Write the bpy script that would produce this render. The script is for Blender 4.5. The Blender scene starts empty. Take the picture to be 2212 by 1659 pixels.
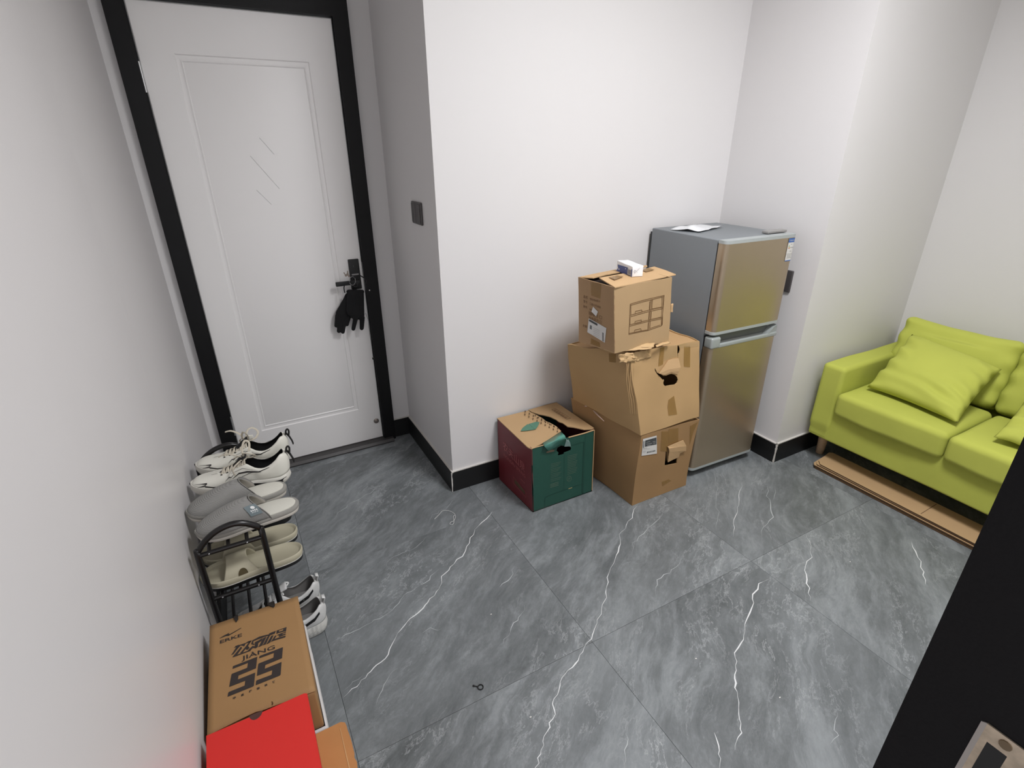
import bpy, bmesh, math, random
from mathutils import Vector, Matrix, noise
random.seed(7)
sc = bpy.context.scene
COL = sc.collection
# ------------------------------------------------------------------ camera
H = 1.55
F = 1128.88151196641; CX, CY = 1106.0, 829.5
R = Matrix(((0.87894629, -0.47687547, -0.00657278),
            (-0.20179229, -0.3593727, -0.91111532),
            (0.43212647, 0.80214777, -0.41209909)))
cam_d = bpy.data.cameras.new('camera'); cam = bpy.data.objects.new('camera', cam_d); COL.objects.link(cam)
cam_d.sensor_width = 36; cam_d.lens = F * 36 / 2212; cam_d.clip_start = 0.02
r0, r1, r2 = R[0], R[1], R[2]
cam.matrix_world = Matrix(((r0[0], -r1[0], -r2[0], 0), (r0[1], -r1[1], -r2[1], 0), (r0[2], -r1[2], -r2[2], H), (0, 0, 0, 1)))
sc.camera = cam
# ------------------------------------------------------------------ world, light, exposure
w = bpy.data.worlds.new('world'); sc.world = w; w.use_nodes = True
w.node_tree.nodes['Background'].inputs[0].default_value = (0.97, 0.975, 1.0, 1)
w.node_tree.nodes['Background'].inputs[1].default_value = 1.30
ld = bpy.data.lights.new('ceiling_light', 'AREA'); ld.shape = 'DISK'; ld.size = 0.60; ld.energy = 41; ld.spread = math.radians(158); ld.color = (0.985, 0.985, 1.0)
lo = bpy.data.objects.new('ceiling_light', ld); lo.location = (1.42, 0.58, 2.74); COL.objects.link(lo)
sc.view_settings.view_transform = 'Standard'; sc.view_settings.look = 'None'
sc.view_settings.gamma = 1; sc.view_settings.use_curve_mapping = False
sc.view_settings.exposure = 0.0

# ------------------------------------------------------------------ helpers
def ray(u, v):
    d = Vector(((u - CX) / F, (v - CY) / F, 1)); return R.transposed() @ d
def PZ(u, v, z=0.0): d = ray(u, v); t = (z - H) / d.z; return Vector((0, 0, H)) + d * t
def PY(u, v, y): d = ray(u, v); t = y / d.y; return Vector((0, 0, H)) + d * t
def PX(u, v, x): d = ray(u, v); t = x / d.x; return Vector((0, 0, H)) + d * t
def PP(u, v, p0, n):
    d = ray(u, v); o = Vector((0, 0, H)); t = (p0 - o).dot(n) / d.dot(n); return o + d * t

def lin(c): return tuple(((x / 255) / 12.92 if x / 255 <= 0.04045 else ((x / 255 + 0.055) / 1.055) ** 2.4) for x in c)
MATS = {}
def mat(name, rgb, rough=0.6, metal=0.0, bump=0.0, bscale=60.0, var=0.0, vscale=6.0, spec=0.5, rib=None, sheen=0.0, alpha=1.0, coat=0.0, btype='noise'):
    if name in MATS: return MATS[name]
    m = bpy.data.materials.new(name); m.use_nodes = True; nt = m.node_tree; N = nt.nodes; L = nt.links
    b = N['Principled BSDF']; c = lin(rgb)
    b.inputs['Base Color'].default_value = (*c, 1); b.inputs['Roughness'].default_value = rough
    b.inputs['Metallic'].default_value = metal; b.inputs['Specular IOR Level'].default_value = spec
    b.inputs['Coat Weight'].default_value = coat
    b.inputs['Sheen Weight'].default_value = sheen
    b.inputs['Alpha'].default_value = alpha
    tc = N.new('ShaderNodeTexCoord')
    if var > 0:
        n = N.new('ShaderNodeTexNoise'); n.inputs['Scale'].default_value = vscale; n.inputs['Detail'].default_value = 5
        L.new(tc.outputs['Object'], n.inputs['Vector'])
        r = N.new('ShaderNodeMapRange'); r.inputs[1].default_value = 0.3; r.inputs[2].default_value = 0.7
        r.inputs[3].default_value = 1 - var; r.inputs[4].default_value = 1 + var; L.new(n.outputs['Fac'], r.inputs[0])
        mx = N.new('ShaderNodeMix'); mx.data_type = 'RGBA'; mx.blend_type = 'MULTIPLY'; mx.inputs[0].default_value = 1
        mx.inputs[6].default_value = (*c, 1)
        cb = N.new('ShaderNodeCombineColor'); 
        for i in range(3): L.new(r.outputs[0], cb.inputs[i])
        L.new(cb.outputs[0], mx.inputs[7]); L.new(mx.outputs[2], b.inputs['Base Color'])
    if bump > 0 or rib:
        bp = N.new('ShaderNodeBump'); bp.inputs['Distance'].default_value = 0.001; bp.inputs['Strength'].default_value = bump or 0.5
        if rib:
            wv = N.new('ShaderNodeTexWave'); wv.bands_direction = rib[0]; wv.inputs['Scale'].default_value = rib[1]; wv.inputs['Distortion'].default_value = rib[2]
            L.new(tc.outputs['Object'], wv.inputs['Vector']); L.new(wv.outputs['Fac'], bp.inputs['Height'])
            if len(rib) > 3:
                r2_ = N.new('ShaderNodeMapRange'); r2_.inputs[3].default_value = 1 - rib[3]; r2_.inputs[4].default_value = 1 + rib[3] * 0.5; L.new(wv.outputs['Fac'], r2_.inputs[0])
                m2 = N.new('ShaderNodeMix'); m2.data_type = 'RGBA'; m2.blend_type = 'MULTIPLY'; m2.inputs[0].default_value = 1; m2.inputs[6].default_value = (*c, 1)
                c2 = N.new('ShaderNodeCombineColor')
                for i in range(3): L.new(r2_.outputs[0], c2.inputs[i])
                L.new(c2.outputs[0], m2.inputs[7]); L.new(m2.outputs[2], b.inputs['Base Color'])
        else:
            n2 = N.new('ShaderNodeTexNoise'); n2.inputs['Scale'].default_value = bscale; n2.inputs['Detail'].default_value = 6
            L.new(tc.outputs['Object'], n2.inputs['Vector']); L.new(n2.outputs['Fac'], bp.inputs['Height'])
        L.new(bp.outputs[0], b.inputs['Normal'])
    MATS[name] = m; return m

def floor_mat():
    m = bpy.data.materials.new('grey_marble_tile'); m.use_nodes = True; nt = m.node_tree; N = nt.nodes; L = nt.links
    b = N['Principled BSDF']
    geo = N.new('ShaderNodeNewGeometry'); oi = N.new('ShaderNodeObjectInfo')
    wob_ = N.new('ShaderNodeTexNoise'); wob_.inputs['Scale'].default_value = 2.4; wob_.inputs['Detail'].default_value = 6
    L.new(geo.outputs['Position'], wob_.inputs['Vector'])
    vs = N.new('ShaderNodeVectorMath'); vs.operation = 'SCALE'; vs.inputs['Scale'].default_value = 0.17; L.new(wob_.outputs['Color'], vs.inputs[0])
    va = N.new('ShaderNodeVectorMath'); va.operation = 'ADD'; L.new(geo.outputs['Position'], va.inputs[0]); L.new(vs.outputs[0], va.inputs[1])
    ofs = N.new('ShaderNodeVectorMath'); ofs.operation = 'SCALE'; ofs.inputs[0].default_value = (3.1, 1.7, 0); L.new(oi.outputs['Random'], ofs.inputs['Scale'])
    va2 = N.new('ShaderNodeVectorMath'); va2.operation = 'ADD'; L.new(va.outputs[0], va2.inputs[0]); L.new(ofs.outputs[0], va2.inputs[1])
    rot = N.new('ShaderNodeVectorRotate'); rot.rotation_type = 'Z_AXIS'; rot.inputs['Angle'].default_value = math.radians(-37)
    L.new(va2.outputs[0], rot.inputs['Vector'])
    def stretch(v):
        st = N.new('ShaderNodeVectorMath'); st.operation = 'MULTIPLY'; st.inputs[1].default_value = v; L.new(rot.outputs[0], st.inputs[0]); return st
    S1 = stretch((0.36, 1.7, 1)); S2 = stretch((0.62, 1.5, 1))
    def nz(scale, det, rough, src, dist=0.0):
        n = N.new('ShaderNodeTexNoise'); n.inputs['Scale'].default_value = scale; n.inputs['Detail'].default_value = det
        n.inputs['Roughness'].default_value = rough; n.inputs['Distortion'].default_value = dist; L.new(src.outputs[0], n.inputs['Vector']); return n
    def mr(src, a, b_, c, d):
        r = N.new('ShaderNodeMapRange'); r.inputs[1].default_value = a; r.inputs[2].default_value = b_; r.inputs[3].default_value = c; r.inputs[4].default_value = d; L.new(src, r.inputs[0]); return r.outputs[0]
    def mul(a, b_):
        k = N.new('ShaderNodeMath'); k.operation = 'MULTIPLY'; L.new(a, k.inputs[0])
        if isinstance(b_, float): k.inputs[1].default_value = b_
        else: L.new(b_, k.inputs[1])
        return k.outputs[0]
    def mix(fac, a, col):
        k = N.new('ShaderNodeMix'); k.data_type = 'RGBA'; L.new(fac, k.inputs[0]); L.new(a, k.inputs[6]); k.inputs[7].default_value = (*lin(col), 1); return k.outputs[2]
    base = nz(6.5, 14, 0.78, S2, 0.0)
    cr = N.new('ShaderNodeValToRGB'); e = cr.color_ramp.elements
    e[0].position = 0.30; e[0].color = (*lin((80, 84, 85)), 1); e[1].position = 0.74; e[1].color = (*lin((146, 151, 153)), 1)
    k = cr.color_ramp.elements.new(0.50); k.color = (*lin((108, 112, 114)), 1)
    L.new(base.outputs['Fac'], cr.inputs[0]); col = cr.outputs[0]
    # broad pale streaks
    big = nz(1.3, 6, 0.6, S2, 0.2); col = mix(mr(big.outputs['Fac'], 0.42, 0.62, 0.0, 0.28), col, (144, 149, 152)); bs = nz(2.6, 13, 0.74, S1, 0.0); col = mix(mr(bs.outputs['Fac'], 0.50, 0.68, 0.0, 0.75), col, (156, 161, 164)); bd = nz(3.3, 12, 0.72, S1, 0.0); col = mix(mr(bd.outputs['Fac'], 0.44, 0.30, 0.0, 0.55), col, (84, 88, 91))
    # branching pale threads where the streak mask is high
    def ridge(n, wd): 
        a = N.new('ShaderNodeMath'); a.operation = 'SUBTRACT'; a.inputs[1].default_value = 0.5; L.new(n.outputs['Fac'], a.inputs[0])
        ab = N.new('ShaderNodeMath'); ab.operation = 'ABSOLUTE'; L.new(a.outputs[0], ab.inputs[0]); return mr(ab.outputs[0], 0, wd, 1, 0)
    mask = mr(nz(3.1, 5, 0.6, S1).outputs['Fac'], 0.47, 0.62, 0, 1)
    col = mix(mul(mul(ridge(nz(8, 12, 0.72, S2, 0.0), 0.016), mask), 0.50), col, (190, 194, 196))
    mask2 = mr(nz(2.7, 5, 0.6, S2).outputs['Fac'], 0.5, 0.66, 0, 1)
    col = mix(mul(mul(ridge(nz(5, 11, 0.68, S1, 0.0), 0.008), mask2), 0.6), col, (200, 203, 205))
    # fine speckle, light and dark
    sp = nz(38, 8, 0.8, S2); col = mix(mr(sp.outputs['Fac'], 0.60, 0.78, 0, 0.55), col, (178, 182, 184)); col = mix(mr(sp.outputs['Fac'], 0.38, 0.24, 0, 0.5), col, (76, 79, 81))
    L.new(col, b.inputs['Base Color'])
    b.inputs['Roughness'].default_value = 0.40; b.inputs['Specular IOR Level'].default_value = 0.35
    return m

def link(o, parent=None):
    COL.objects.link(o)
    if parent is not None:
        o.parent = parent
        o.matrix_parent_inverse = parent.matrix_world.inverted() if False else Matrix.Identity(4)
    return o
def mesh_obj(name, verts, faces, m, parent=None, smooth=None, mats=None, fmat=None, world=True):
    me = bpy.data.meshes.new(name)
    if world and parent is not None:
        inv = PINV[parent.name]; verts = [inv @ Vector(v) for v in verts]
    me.from_pydata([tuple(v) for v in verts], [], faces)
    for mm in (mats or [m]): me.materials.append(mm)
    if fmat: me.polygons.foreach_set('material_index', fmat)
    if smooth is not None:
        me.polygons.foreach_set('use_smooth', [True] * len(me.polygons))
        if smooth < 180: me.set_sharp_from_angle(angle=math.radians(smooth))
    bm = bmesh.new(); bm.from_mesh(me); bmesh.ops.recalc_face_normals(bm, faces=bm.faces); bm.to_mesh(me); bm.free()
    me.update()
    o = bpy.data.objects.new(name, me); link(o, parent); PINV[o.name] = PINV[parent.name] if parent is not None else Matrix.Identity(4); return o
PINV = {}
def empty(name, loc, label, cat, group=None, rot=None, kind=None):
    o = bpy.data.objects.new(name, None); o.location = loc
    if rot is not None: o.rotation_euler = rot
    o.empty_display_size = 0.05; COL.objects.link(o)
    mw = Matrix.LocRotScale(Vector(loc), o.rotation_euler, Vector((1, 1, 1)))
    PINV[o.name] = mw.inverted()
    tag(o, label, cat, group, kind); return o
def tag(o, label=None, cat=None, group=None, kind=None):
    if label: o['label'] = label
    if cat: o['category'] = cat
    if group: o['group'] = group
    if kind: o['kind'] = kind
    return o
def outward(o):
    me = o.data; c = sum((v.co for v in me.vertices), Vector()) / len(me.vertices)
    if sum((p.center - c).dot(p.normal) * p.area for p in me.polygons) < 0: me.flip_normals()
    return o
class G:
    """collects geometry"""
    def __init__(s): s.v = []; s.f = []; s.m = []
    def add(s, v, f, mi=0):
        n = len(s.v); s.v += [Vector(p) for p in v]; s.f += [tuple(i + n for i in q) for q in f]; s.m += [mi] * len(f); return s
    def map(s, fn): s.v = [Vector(fn(p)) for p in s.v]; return s
    def obj(s, name, m, parent=None, smooth=None, mats=None, world=True):
        return mesh_obj(name, s.v, s.f, m, parent, smooth, mats, s.m if mats else None, world)
def cube(x0, x1, y0, y1, z0, z1):
    v = [(x0, y0, z0), (x1, y0, z0), (x1, y1, z0), (x0, y1, z0), (x0, y0, z1), (x1, y0, z1), (x1, y1, z1), (x0, y1, z1)]
    return v, [(0, 3, 2, 1), (4, 5, 6, 7), (0, 1, 5, 4), (1, 2, 6, 5), (2, 3, 7, 6), (3, 0, 4, 7)]
def rbox(sx, sy, sz, r, n=4, rs=3, c=(0, 0, 0), disp=None):
    hs = (sx / 2, sy / 2, sz / 2); ax = []
    for h in hs:
        rr = min(r, h * 0.999); a = h - rr
        t = [a + rr * math.tan(math.radians(45 * k / rs)) for k in range(rs + 1)]
        mid = [-a + 2 * a * k / n for k in range(1, n)]
        ax.append([-x for x in reversed(t)] + mid + t)
    V = []; idx = {}; Fs = []
    def vid(p):
        q = []
        for i in range(3):
            rr = min(r, hs[i] * 0.999); a = hs[i] - rr; q.append(max(-a, min(a, p[i])))
        d = Vector([p[i] - q[i] for i in range(3)])
        rr = min(r, min(hs) * 0.999)
        if d.length > 1e-9: d = d.normalized() * rr
        k = tuple(round(x, 6) for x in p)
        if k not in idx:
            idx[k] = len(V); pp = Vector(q) + d
            V.append(pp)
        return idx[k]
    for a in range(3):
        b_, c_ = (a + 1) % 3, (a + 2) % 3
        for s in (-1, 1):
            for i in range(len(ax[b_]) - 1):
                for j in range(len(ax[c_]) - 1):
                    q = []
                    for (ii, jj) in ((i, j), (i + 1, j), (i + 1, j + 1), (i, j + 1)):
                        p = [0, 0, 0]; p[a] = s * hs[a]; p[b_] = ax[b_][ii]; p[c_] = ax[c_][jj]; q.append(vid(p))
                    if s < 0: q.reverse()
                    Fs.append(tuple(q))
    if disp: V = [Vector(disp(p)) for p in V]
    cc = Vector(c); return [p + cc for p in V], Fs
def tube(path, r, n=8, cyclic=False, flat=1.0):
    P = [Vector(p) for p in path]; V = []; Fs = []; K = len(P); up = None
    for i, p in enumerate(P):
        a = P[(i - 1) % K] if (cyclic or i > 0) else P[i]; b = P[(i + 1) % K] if (cyclic or i < K - 1) else P[i]
        t = (b - a).normalized()
        if up is None:
            up = Vector((0, 0, 1)) if abs(t.z) < 0.9 else Vector((0, 1, 0))
        s = t.cross(up).normalized(); up = s.cross(t).normalized()
        rr = r[i] if isinstance(r, (list, tuple)) else r
        for k in range(n):
            an = 2 * math.pi * k / n; V.append(p + (s * math.cos(an) + up * math.sin(an) * flat) * rr)
    for i in range(K if cyclic else K - 1):
        for k in range(n):
            a = i * n + k; b = i * n + (k + 1) % n; j = (i + 1) % K; Fs.append((a, b, j * n + (k + 1) % n, j * n + k))
    if not cyclic:
        Fs.append(tuple(range(n - 1, -1, -1))); Fs.append(tuple((K - 1) * n + k for k in range(n)))
    return V, Fs
def smooth_path(pts, k=6):
    P = [Vector(p) for p in pts]; out = []
    for i in range(len(P) - 1):
        p0 = P[max(i - 1, 0)]; p1 = P[i]; p2 = P[i + 1]; p3 = P[min(i + 2, len(P) - 1)]
        for j in range(k):
            t = j / k; out.append(0.5 * ((2 * p1) + (p2 - p0) * t + (2 * p0 - 5 * p1 + 4 * p2 - p3) * t * t + (3 * p1 - p0 - 3 * p2 + p3) * t ** 3))
    out.append(P[-1]); return out
def lathe(prof, n=16, c=(0, 0, 0), axis='z'):
    V = []; Fs = []
    for (r, z) in prof:
        for k in range(n):
            a = 2 * math.pi * k / n; x, y = r * math.cos(a), r * math.sin(a)
            V.append({'z': (x, y, z), 'y': (x, z, y), 'x': (z, x, y)}[axis])
    for i in range(len(prof) - 1):
        for k in range(n): a = i * n + k; b = i * n + (k + 1) % n; Fs.append((a, b, b + n, a + n))
    Fs.append(tuple(range(n - 1, -1, -1))); Fs.append(tuple((len(prof) - 1) * n + k for k in range(n)))
    cc = Vector(c); return [Vector(p) + cc for p in V], Fs
def slab(pts, off):
    """planar polygon thickened by vector off"""
    P = [Vector(p) for p in pts]; n = len(P); o = Vector(off); V = P + [p + o for p in P]
    Fs = [tuple(range(n)), tuple(range(2 * n - 1, n - 1, -1))] + [(i, (i + 1) % n, n + (i + 1) % n, n + i) for i in range(n)]
    return V, Fs
def fill2d(polys, t=0.0):
    """outer + holes, even-odd filled flat shape of thickness t (2D lists)"""
    cu = bpy.data.curves.new('tmp', 'CURVE'); cu.dimensions = '2D'; cu.fill_mode = 'BOTH' if t > 0 else 'FRONT'; cu.extrude = t / 2
    for P in polys:
        s = cu.splines.new('POLY'); s.points.add(len(P) - 1)
        for i, p in enumerate(P): s.points[i].co = (p[0], p[1], 0, 1)
        s.use_cyclic_u = True
    o = bpy.data.objects.new('tmp', cu); me = bpy.data.meshes.new_from_object(o)
    V = [v.co.copy() for v in me.vertices]; Fs = [tuple(p.vertices) for p in me.polygons]
    bpy.data.objects.remove(o); bpy.data.meshes.remove(me); bpy.data.curves.remove(cu); return V, Fs
def text2d(s, size, space=1.0, align='LEFT', bold=0.0):
    cu = bpy.data.curves.new('tmp', 'FONT'); cu.body = s; cu.size = size; cu.align_x = align; cu.space_character = space; cu.resolution_u = 2; cu.offset = bold
    o = bpy.data.objects.new('tmp', cu); COL.objects.link(o)
    dg = bpy.context.evaluated_depsgraph_get(); me = bpy.data.meshes.new_from_object(o.evaluated_get(dg))
    V = [v.co.copy() for v in me.vertices]; Fs = [tuple(p.vertices) for p in me.polygons]
    bpy.data.objects.remove(o); bpy.data.meshes.remove(me); bpy.data.curves.remove(cu); return V, Fs
def place2d(V, o, U, W, n=None, lift=0.0):
    o = Vector(o); U = Vector(U); W = Vector(W); N_ = n if n is not None else U.cross(W).normalized()
    return [o + U * p[0] + W * p[1] + N_ * (p[2] + lift) for p in V]
def hexmap(c):
    """c: 8 corners c[i][j][k] (x,y,z unit) -> map from [0,1]^3"""
    def f(p):
        x, y, z = p; r = Vector((0, 0, 0))
        for i in (0, 1):
            for j in (0, 1):
                for k in (0, 1):
                    r += Vector(c[(i, j, k)]) * ((x if i else 1 - x) * (y if j else 1 - y) * (z if k else 1 - z))
        return r
    return f
def lerp(tab, s):
    if s <= tab[0][0]: return tab[0][1]
    for (a, va), (b, vb) in zip(tab, tab[1:]):
        if s <= b:
            t = (s - a) / (b - a); return va + (vb - va) * t
    return tab[-1][1]
def slerp_tab(tab, s):
    """smooth interpolation (Catmull-Rom like) of a table"""
    n = len(tab)
    if s <= tab[0][0]: return tab[0][1]
    if s >= tab[-1][0]: return tab[-1][1]
    for i in range(n - 1):
        a, va = tab[i]; b, vb = tab[i + 1]
        if s <= b:
            t = (s - a) / (b - a)
            ma = ((vb - tab[i - 1][1]) / (b - tab[i - 1][0])) if i > 0 else (vb - va) / (b - a)
            mb = ((tab[i + 2][1] - va) / (tab[i + 2][0] - a)) if i < n - 2 else (vb - va) / (b - a)
            h = b - a; t2, t3 = t * t, t ** 3
            return (2 * t3 - 3 * t2 + 1) * va + (t3 - 2 * t2 + t) * h * ma + (-2 * t3 + 3 * t2) * vb + (t3 - t2) * h * mb

# ------------------------------------------------------------------ materials
WALL = mat('white_wall_paint', (222, 220, 220), 0.55, bump=0.12, bscale=90, spec=0.3)
WALL_L = mat('satin_wall_paint', (216, 213, 213), 0.36, bump=0.10, bscale=14, spec=0.45)
CEIL = mat('ceiling_paint', (235, 233, 230), 0.8)
BLACK_TRIM = mat('black_skirting', (14, 14, 15), 0.5, var=0.25, vscale=14)
CAULK = mat('white_caulk', (214, 210, 205), 0.7, bump=0.6, bscale=200)
BLACK_FRAME = mat('black_door_frame', (12, 12, 14), 0.55, bump=0.15, bscale=160, spec=0.3)
DOOR_W = mat('white_door_skin', (240, 238, 237), 0.42, bump=0.03, bscale=40)
CHROME = mat('brushed_steel', (190, 190, 190), 0.3, metal=0.9)
DARK_MET = mat('dark_threshold_metal', (72, 70, 70), 0.5, metal=0.3)
BLK = mat('matte_black', (16, 16, 17), 0.5)
BLK_G = mat('glossy_black_tube', (18, 16, 17), 0.28, spec=0.5)
KRAFT = mat('kraft_cardboard', (186, 150, 106), 0.8, bump=0.25, bscale=40, var=0.05, vscale=5)
KRAFT_T = mat('tan_cardboard', (194, 160, 118), 0.78, bump=0.2, bscale=60, var=0.04, vscale=5)
KRAFT_D = mat('brown_cardboard', (160, 122, 82), 0.8, bump=0.25, bscale=40, var=0.08, vscale=5)
KRAFT_E = mat('corrugated_edge', (92, 70, 50), 0.9, rib=('Y', 140, 2.0, 0.5))
KRAFT_S = mat('shoebox_kraft', (154, 118, 76), 0.7, bump=0.1, bscale=80, var=0.03)
TAPE = mat('amber_packing_tape', (158, 122, 68), 0.25, var=0.08, vscale=20, alpha=0.62)
TAPE_C = mat('clear_packing_tape', (200, 172, 130), 0.12, bump=0.6, bscale=70, alpha=0.35, spec=0.6)
PAPER = mat('white_label_paper', (215, 213, 210), 0.6)
INK = mat('black_ink', (34, 30, 30), 0.6)
INK_B = mat('brown_print', (112, 82, 50), 0.75)
INK_B2 = mat('faded_brown_print', (108, 80, 56), 0.8)
INK_P = mat('shoebox_black_print', (46, 38, 36), 0.6)
INNER_SHADE = mat('box_inner_shade', (40, 28, 22), 0.9)  # shade inside the boxes, put into the colour

# ------------------------------------------------------------------ the setting
def setp(name, v, f, m, label=None, smooth=None):
    o = mesh_obj(name, v, f, m, None, smooth); o['kind'] = 'structure'
    if label: o['label'] = label
    return o
DW = 2.70; BW = 2.034; XR = 0.763; XA = 2.37; BR = 1.442; XW = 3.267; CZ = 2.8
fl = mesh_obj('floor', *cube(-0.30, 3.4, -1.2, 2.85, -0.06, -0.0102), mat('grout', (92, 93, 93), 0.9)); fl['kind'] = 'structure'; fl['label'] = 'grey marble look tiled floor with faint dark joints'
PINV['floor'] = Matrix.Identity(4)
FM = floor_mat()
xs = [-0.30, 0.04, 0.84, 1.64, 2.44, 3.24, 3.40]; ys = [-1.2, -0.61, 0.19, 0.99, 1.79, 2.59, 2.85]
for i in range(len(xs) - 1):
    for j in range(len(ys) - 1):
        g = 0.0004; x0, x1, y0, y1 = xs[i] + g, xs[i + 1] - g, ys[j] + g, ys[j + 1] - g; b = 0.0005
        V = [(x0, y0, -0.0102), (x1, y0, -0.0102), (x1, y1, -0.0102), (x0, y1, -0.0102),
             (x0, y0, -b), (x1, y0, -b), (x1, y1, -b), (x0, y1, -b),
             (x0 + b, y0 + b, 0), (x1 - b, y0 + b, 0), (x1 - b, y1 - b, 0), (x0 + b, y1 - b, 0)]
        Fq = [(0, 3, 2, 1), (8, 9, 10, 11)]
        for a in (0, 4): Fq += [(a + k, a + (k + 1) % 4, a + 4 + (k + 1) % 4, a + 4 + k) for k in range(4)]
        mesh_obj('tile', V, Fq, FM, fl)
# traced white mineral veins (flat print on the tiles)
def vein(g, pts, w0, jit=3.6):
    if w0 < 0.0033 and g is VG: g = VF_
    P = []
    for (a, b) in zip(pts, pts[1:]):
        n = max(2, int(math.hypot(b[0] - a[0], b[1] - a[1]) / 9))
        for k in range(n):
            t = k / n; P.append((a[0] + (b[0] - a[0]) * t + random.uniform(-jit, jit), a[1] + (b[1] - a[1]) * t + random.uniform(-jit, jit) * 0.5))
    P.append(pts[-1]); W = [PZ(*p, 0.0003) for p in P]; L_ = []; R_ = []
    for i, p in enumerate(W):
        d = (W[min(i + 1, len(W) - 1)] - W[max(i - 1, 0)]).normalized(); s = Vector((-d.y, d.x, 0))
        ww = w0 * 0.66 * (0.12 + 1.7 * abs(noise.noise(Vector((i * 0.31, w0 * 900, pts[0][0] * .01))))) * (min(1, i / 3, (len(W) - 1 - i) / 3) * 0.9 + 0.1)
        L_.append(p + s * ww); R_.append(p - s * ww)
    n = len(W); g.add(L_ + R_, [(i, i + 1, n + i + 1, n + i) for i in range(n - 1)])
VG = G(); VF_ = G()
c5 = lambda x, y: (700 + x * .3617, 1000 + y * .3617)
c6 = lambda x, y: (1300 + x * .3973, 1000 + y * .3973)
vein(VG, [c5(*p) for p in [(1010, 290), (910, 400), (850, 500), (820, 560), (760, 620), (710, 680), (690, 750), (600, 850), (550, 910), (490, 950), (420, 1040), (400, 1110), (360, 1170), (250, 1280), (170, 1350), (115, 1400)]], 0.0035)
vein(VG, [c5(*p) for p in [(1865, 255), (1840, 330), (1760, 430), (1765, 530), (1700, 680), (1690, 750), (1670, 850), (1630, 960), (1590, 1050), (1530, 1150), (1460, 1240), (1400, 1330), (1370, 1440), (1375, 1500), (1330, 1600), (1310, 1659), (1290, 1740), (1262, 1840)]], 0.0034)
vein(VG, [c6(*p) for p in [(900, 630), (860, 660), (820, 710), (820, 790), (780, 880), (770, 960), (730, 1030), (730, 1150), (722, 1220), (745, 1300), (745, 1390), (755, 1470), (725, 1560)]], 0.0038)
vein(VG, [c6(*p) for p in [(1112, 380), (1138, 470), (1135, 510), (1108, 560), (1108, 610), (1128, 680), (1133, 750)]], 0.0034)
vein(VG, [c6(*p) for p in [(1690, 430), (1720, 510), (1750, 590), (1760, 660)]], 0.0065)
vein(VG, [c6(*p) for p in [(765, 100), (748, 200), (735, 290), (718, 330), (715, 400)]], 0.0036)
vein(VG, [c6(*p) for p in [(905, 100), (900, 180), (930, 290), (880, 350), (870, 400)]], 0.0024)
vein(VG, [c6(*p) for p in [(620, 60), (628, 160), (625, 240), (635, 290), (625, 370)]], 0.0022)
vein(VG, [c6(*p) for p in [(940, 120), (955, 160), (935, 200)]], 0.003)
vein(VG, [c6(*p) for p in [(620, 1470), (635, 1560), (640, 1659)]], 0.0035)
vein(VG, [c6(*p) for p in [(140, 1470), (130, 1560), (122, 1640)]], 0.003)
vein(VG, [c6(*p) for p in [(1280, 1350), (1270, 1450), (1285, 1480), (1240, 1530)]], 0.003)
vein(VG, [c5(*p) for p in [(420, 100), (340, 135), (250, 190), (150, 250), (90, 300), (20, 370)]], 0.0028)
vein(VG, [c5(*p) for p in [(790, 210), (720, 270), (650, 310), (620, 370)]], 0.002)
vein(VG, [c5(*p) for p in [(630, 430), (520, 520), (400, 570), (350, 640)]], 0.0022)
vein(VG, [c5(*p) for p in [(680, 630), (600, 720), (480, 790), (380, 900), (250, 970), (110, 1040), (50, 1070)]], 0.0026)
vein(VG, [c5(*p) for p in [(430, 1220), (380, 1300), (330, 1380), (310, 1450)]], 0.003)
vein(VG, [c5(*p) for p in [(1140, 620), (1110, 690), (1050, 740)]], 0.003)
vein(VG, [c5(*p) for p in [(1200, 850), (1170, 920), (1130, 960), (1070, 1080)]], 0.0026)
vein(VG, [c5(*p) for p in [(2010, 310), (1960, 370), (1850, 480), (1840, 560)]], 0.0026)
vein(VG, [c5(*p) for p in [(2150, 560), (2080, 640), (1990, 700), (1980, 800)]], 0.003)
vein(VG, [c5(*p) for p in [(230, 1270), (170, 1310), (110, 1365)]], 0.0018)
vein(VG, [c5(*p) for p in [(560, 1030), (640, 985), (690, 1000), (715, 975)]], 0.0018)
tag(VG.obj('vein', mat('white_vein', (222, 224, 225), 0.4), fl), 'thin white mineral veins in the tiles', kind='stuff')
tag(VF_.obj('faint_vein', mat('faint_vein', (184, 188, 190), 0.4), fl), 'faint pale mineral veins in the tiles', kind='stuff')

# walls: solid panels (inner face where measured)
LW = [(-0.25, DW), (-0.272, 1.72), (-0.268, 1.3), (-0.262, 0.9), (-0.262, -0.3)]
V = []; n = len(LW)
for z in (0, CZ):
    V += [(x, y, z) for x, y in LW] + [(-0.36, y, z) for x, y in LW]
Fq = []
for i in range(n - 1):
    Fq += [(i, i + 1, 2 * n + i + 1, 2 * n + i), (n + i, 3 * n + i, 3 * n + i + 1, n + i + 1), (2 * n + i, 2 * n + i + 1, 3 * n + i + 1, 3 * n + i)]
setp('wall_left', V, Fq, WALL_L, 'smooth satin white wall along the left side, shoe rack against it')
def wall(name, x0, x1, y0, y1, z0=0, z1=CZ, label=None): return setp(name, *cube(x0, x1, y0, y1, z0, z1), WALL, label)
wd = G().add(*cube(-0.36, -0.206, DW, DW + 0.1, 0, CZ)).add(*cube(0.662, XR + 0.06, DW, DW + 0.1, 0, CZ)).add(*cube(-0.206, 0.662, DW, DW + 0.1, 2.125, CZ))
o = wd.obj('wall_recess', WALL); o['kind'] = 'structure'; o['label'] = 'narrow white wall around the white door'
wall('wall_recess_side', XR, XR + 0.06, BW + 0.1, DW, label='shaded side wall of the door recess with a dark switch')
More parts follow.
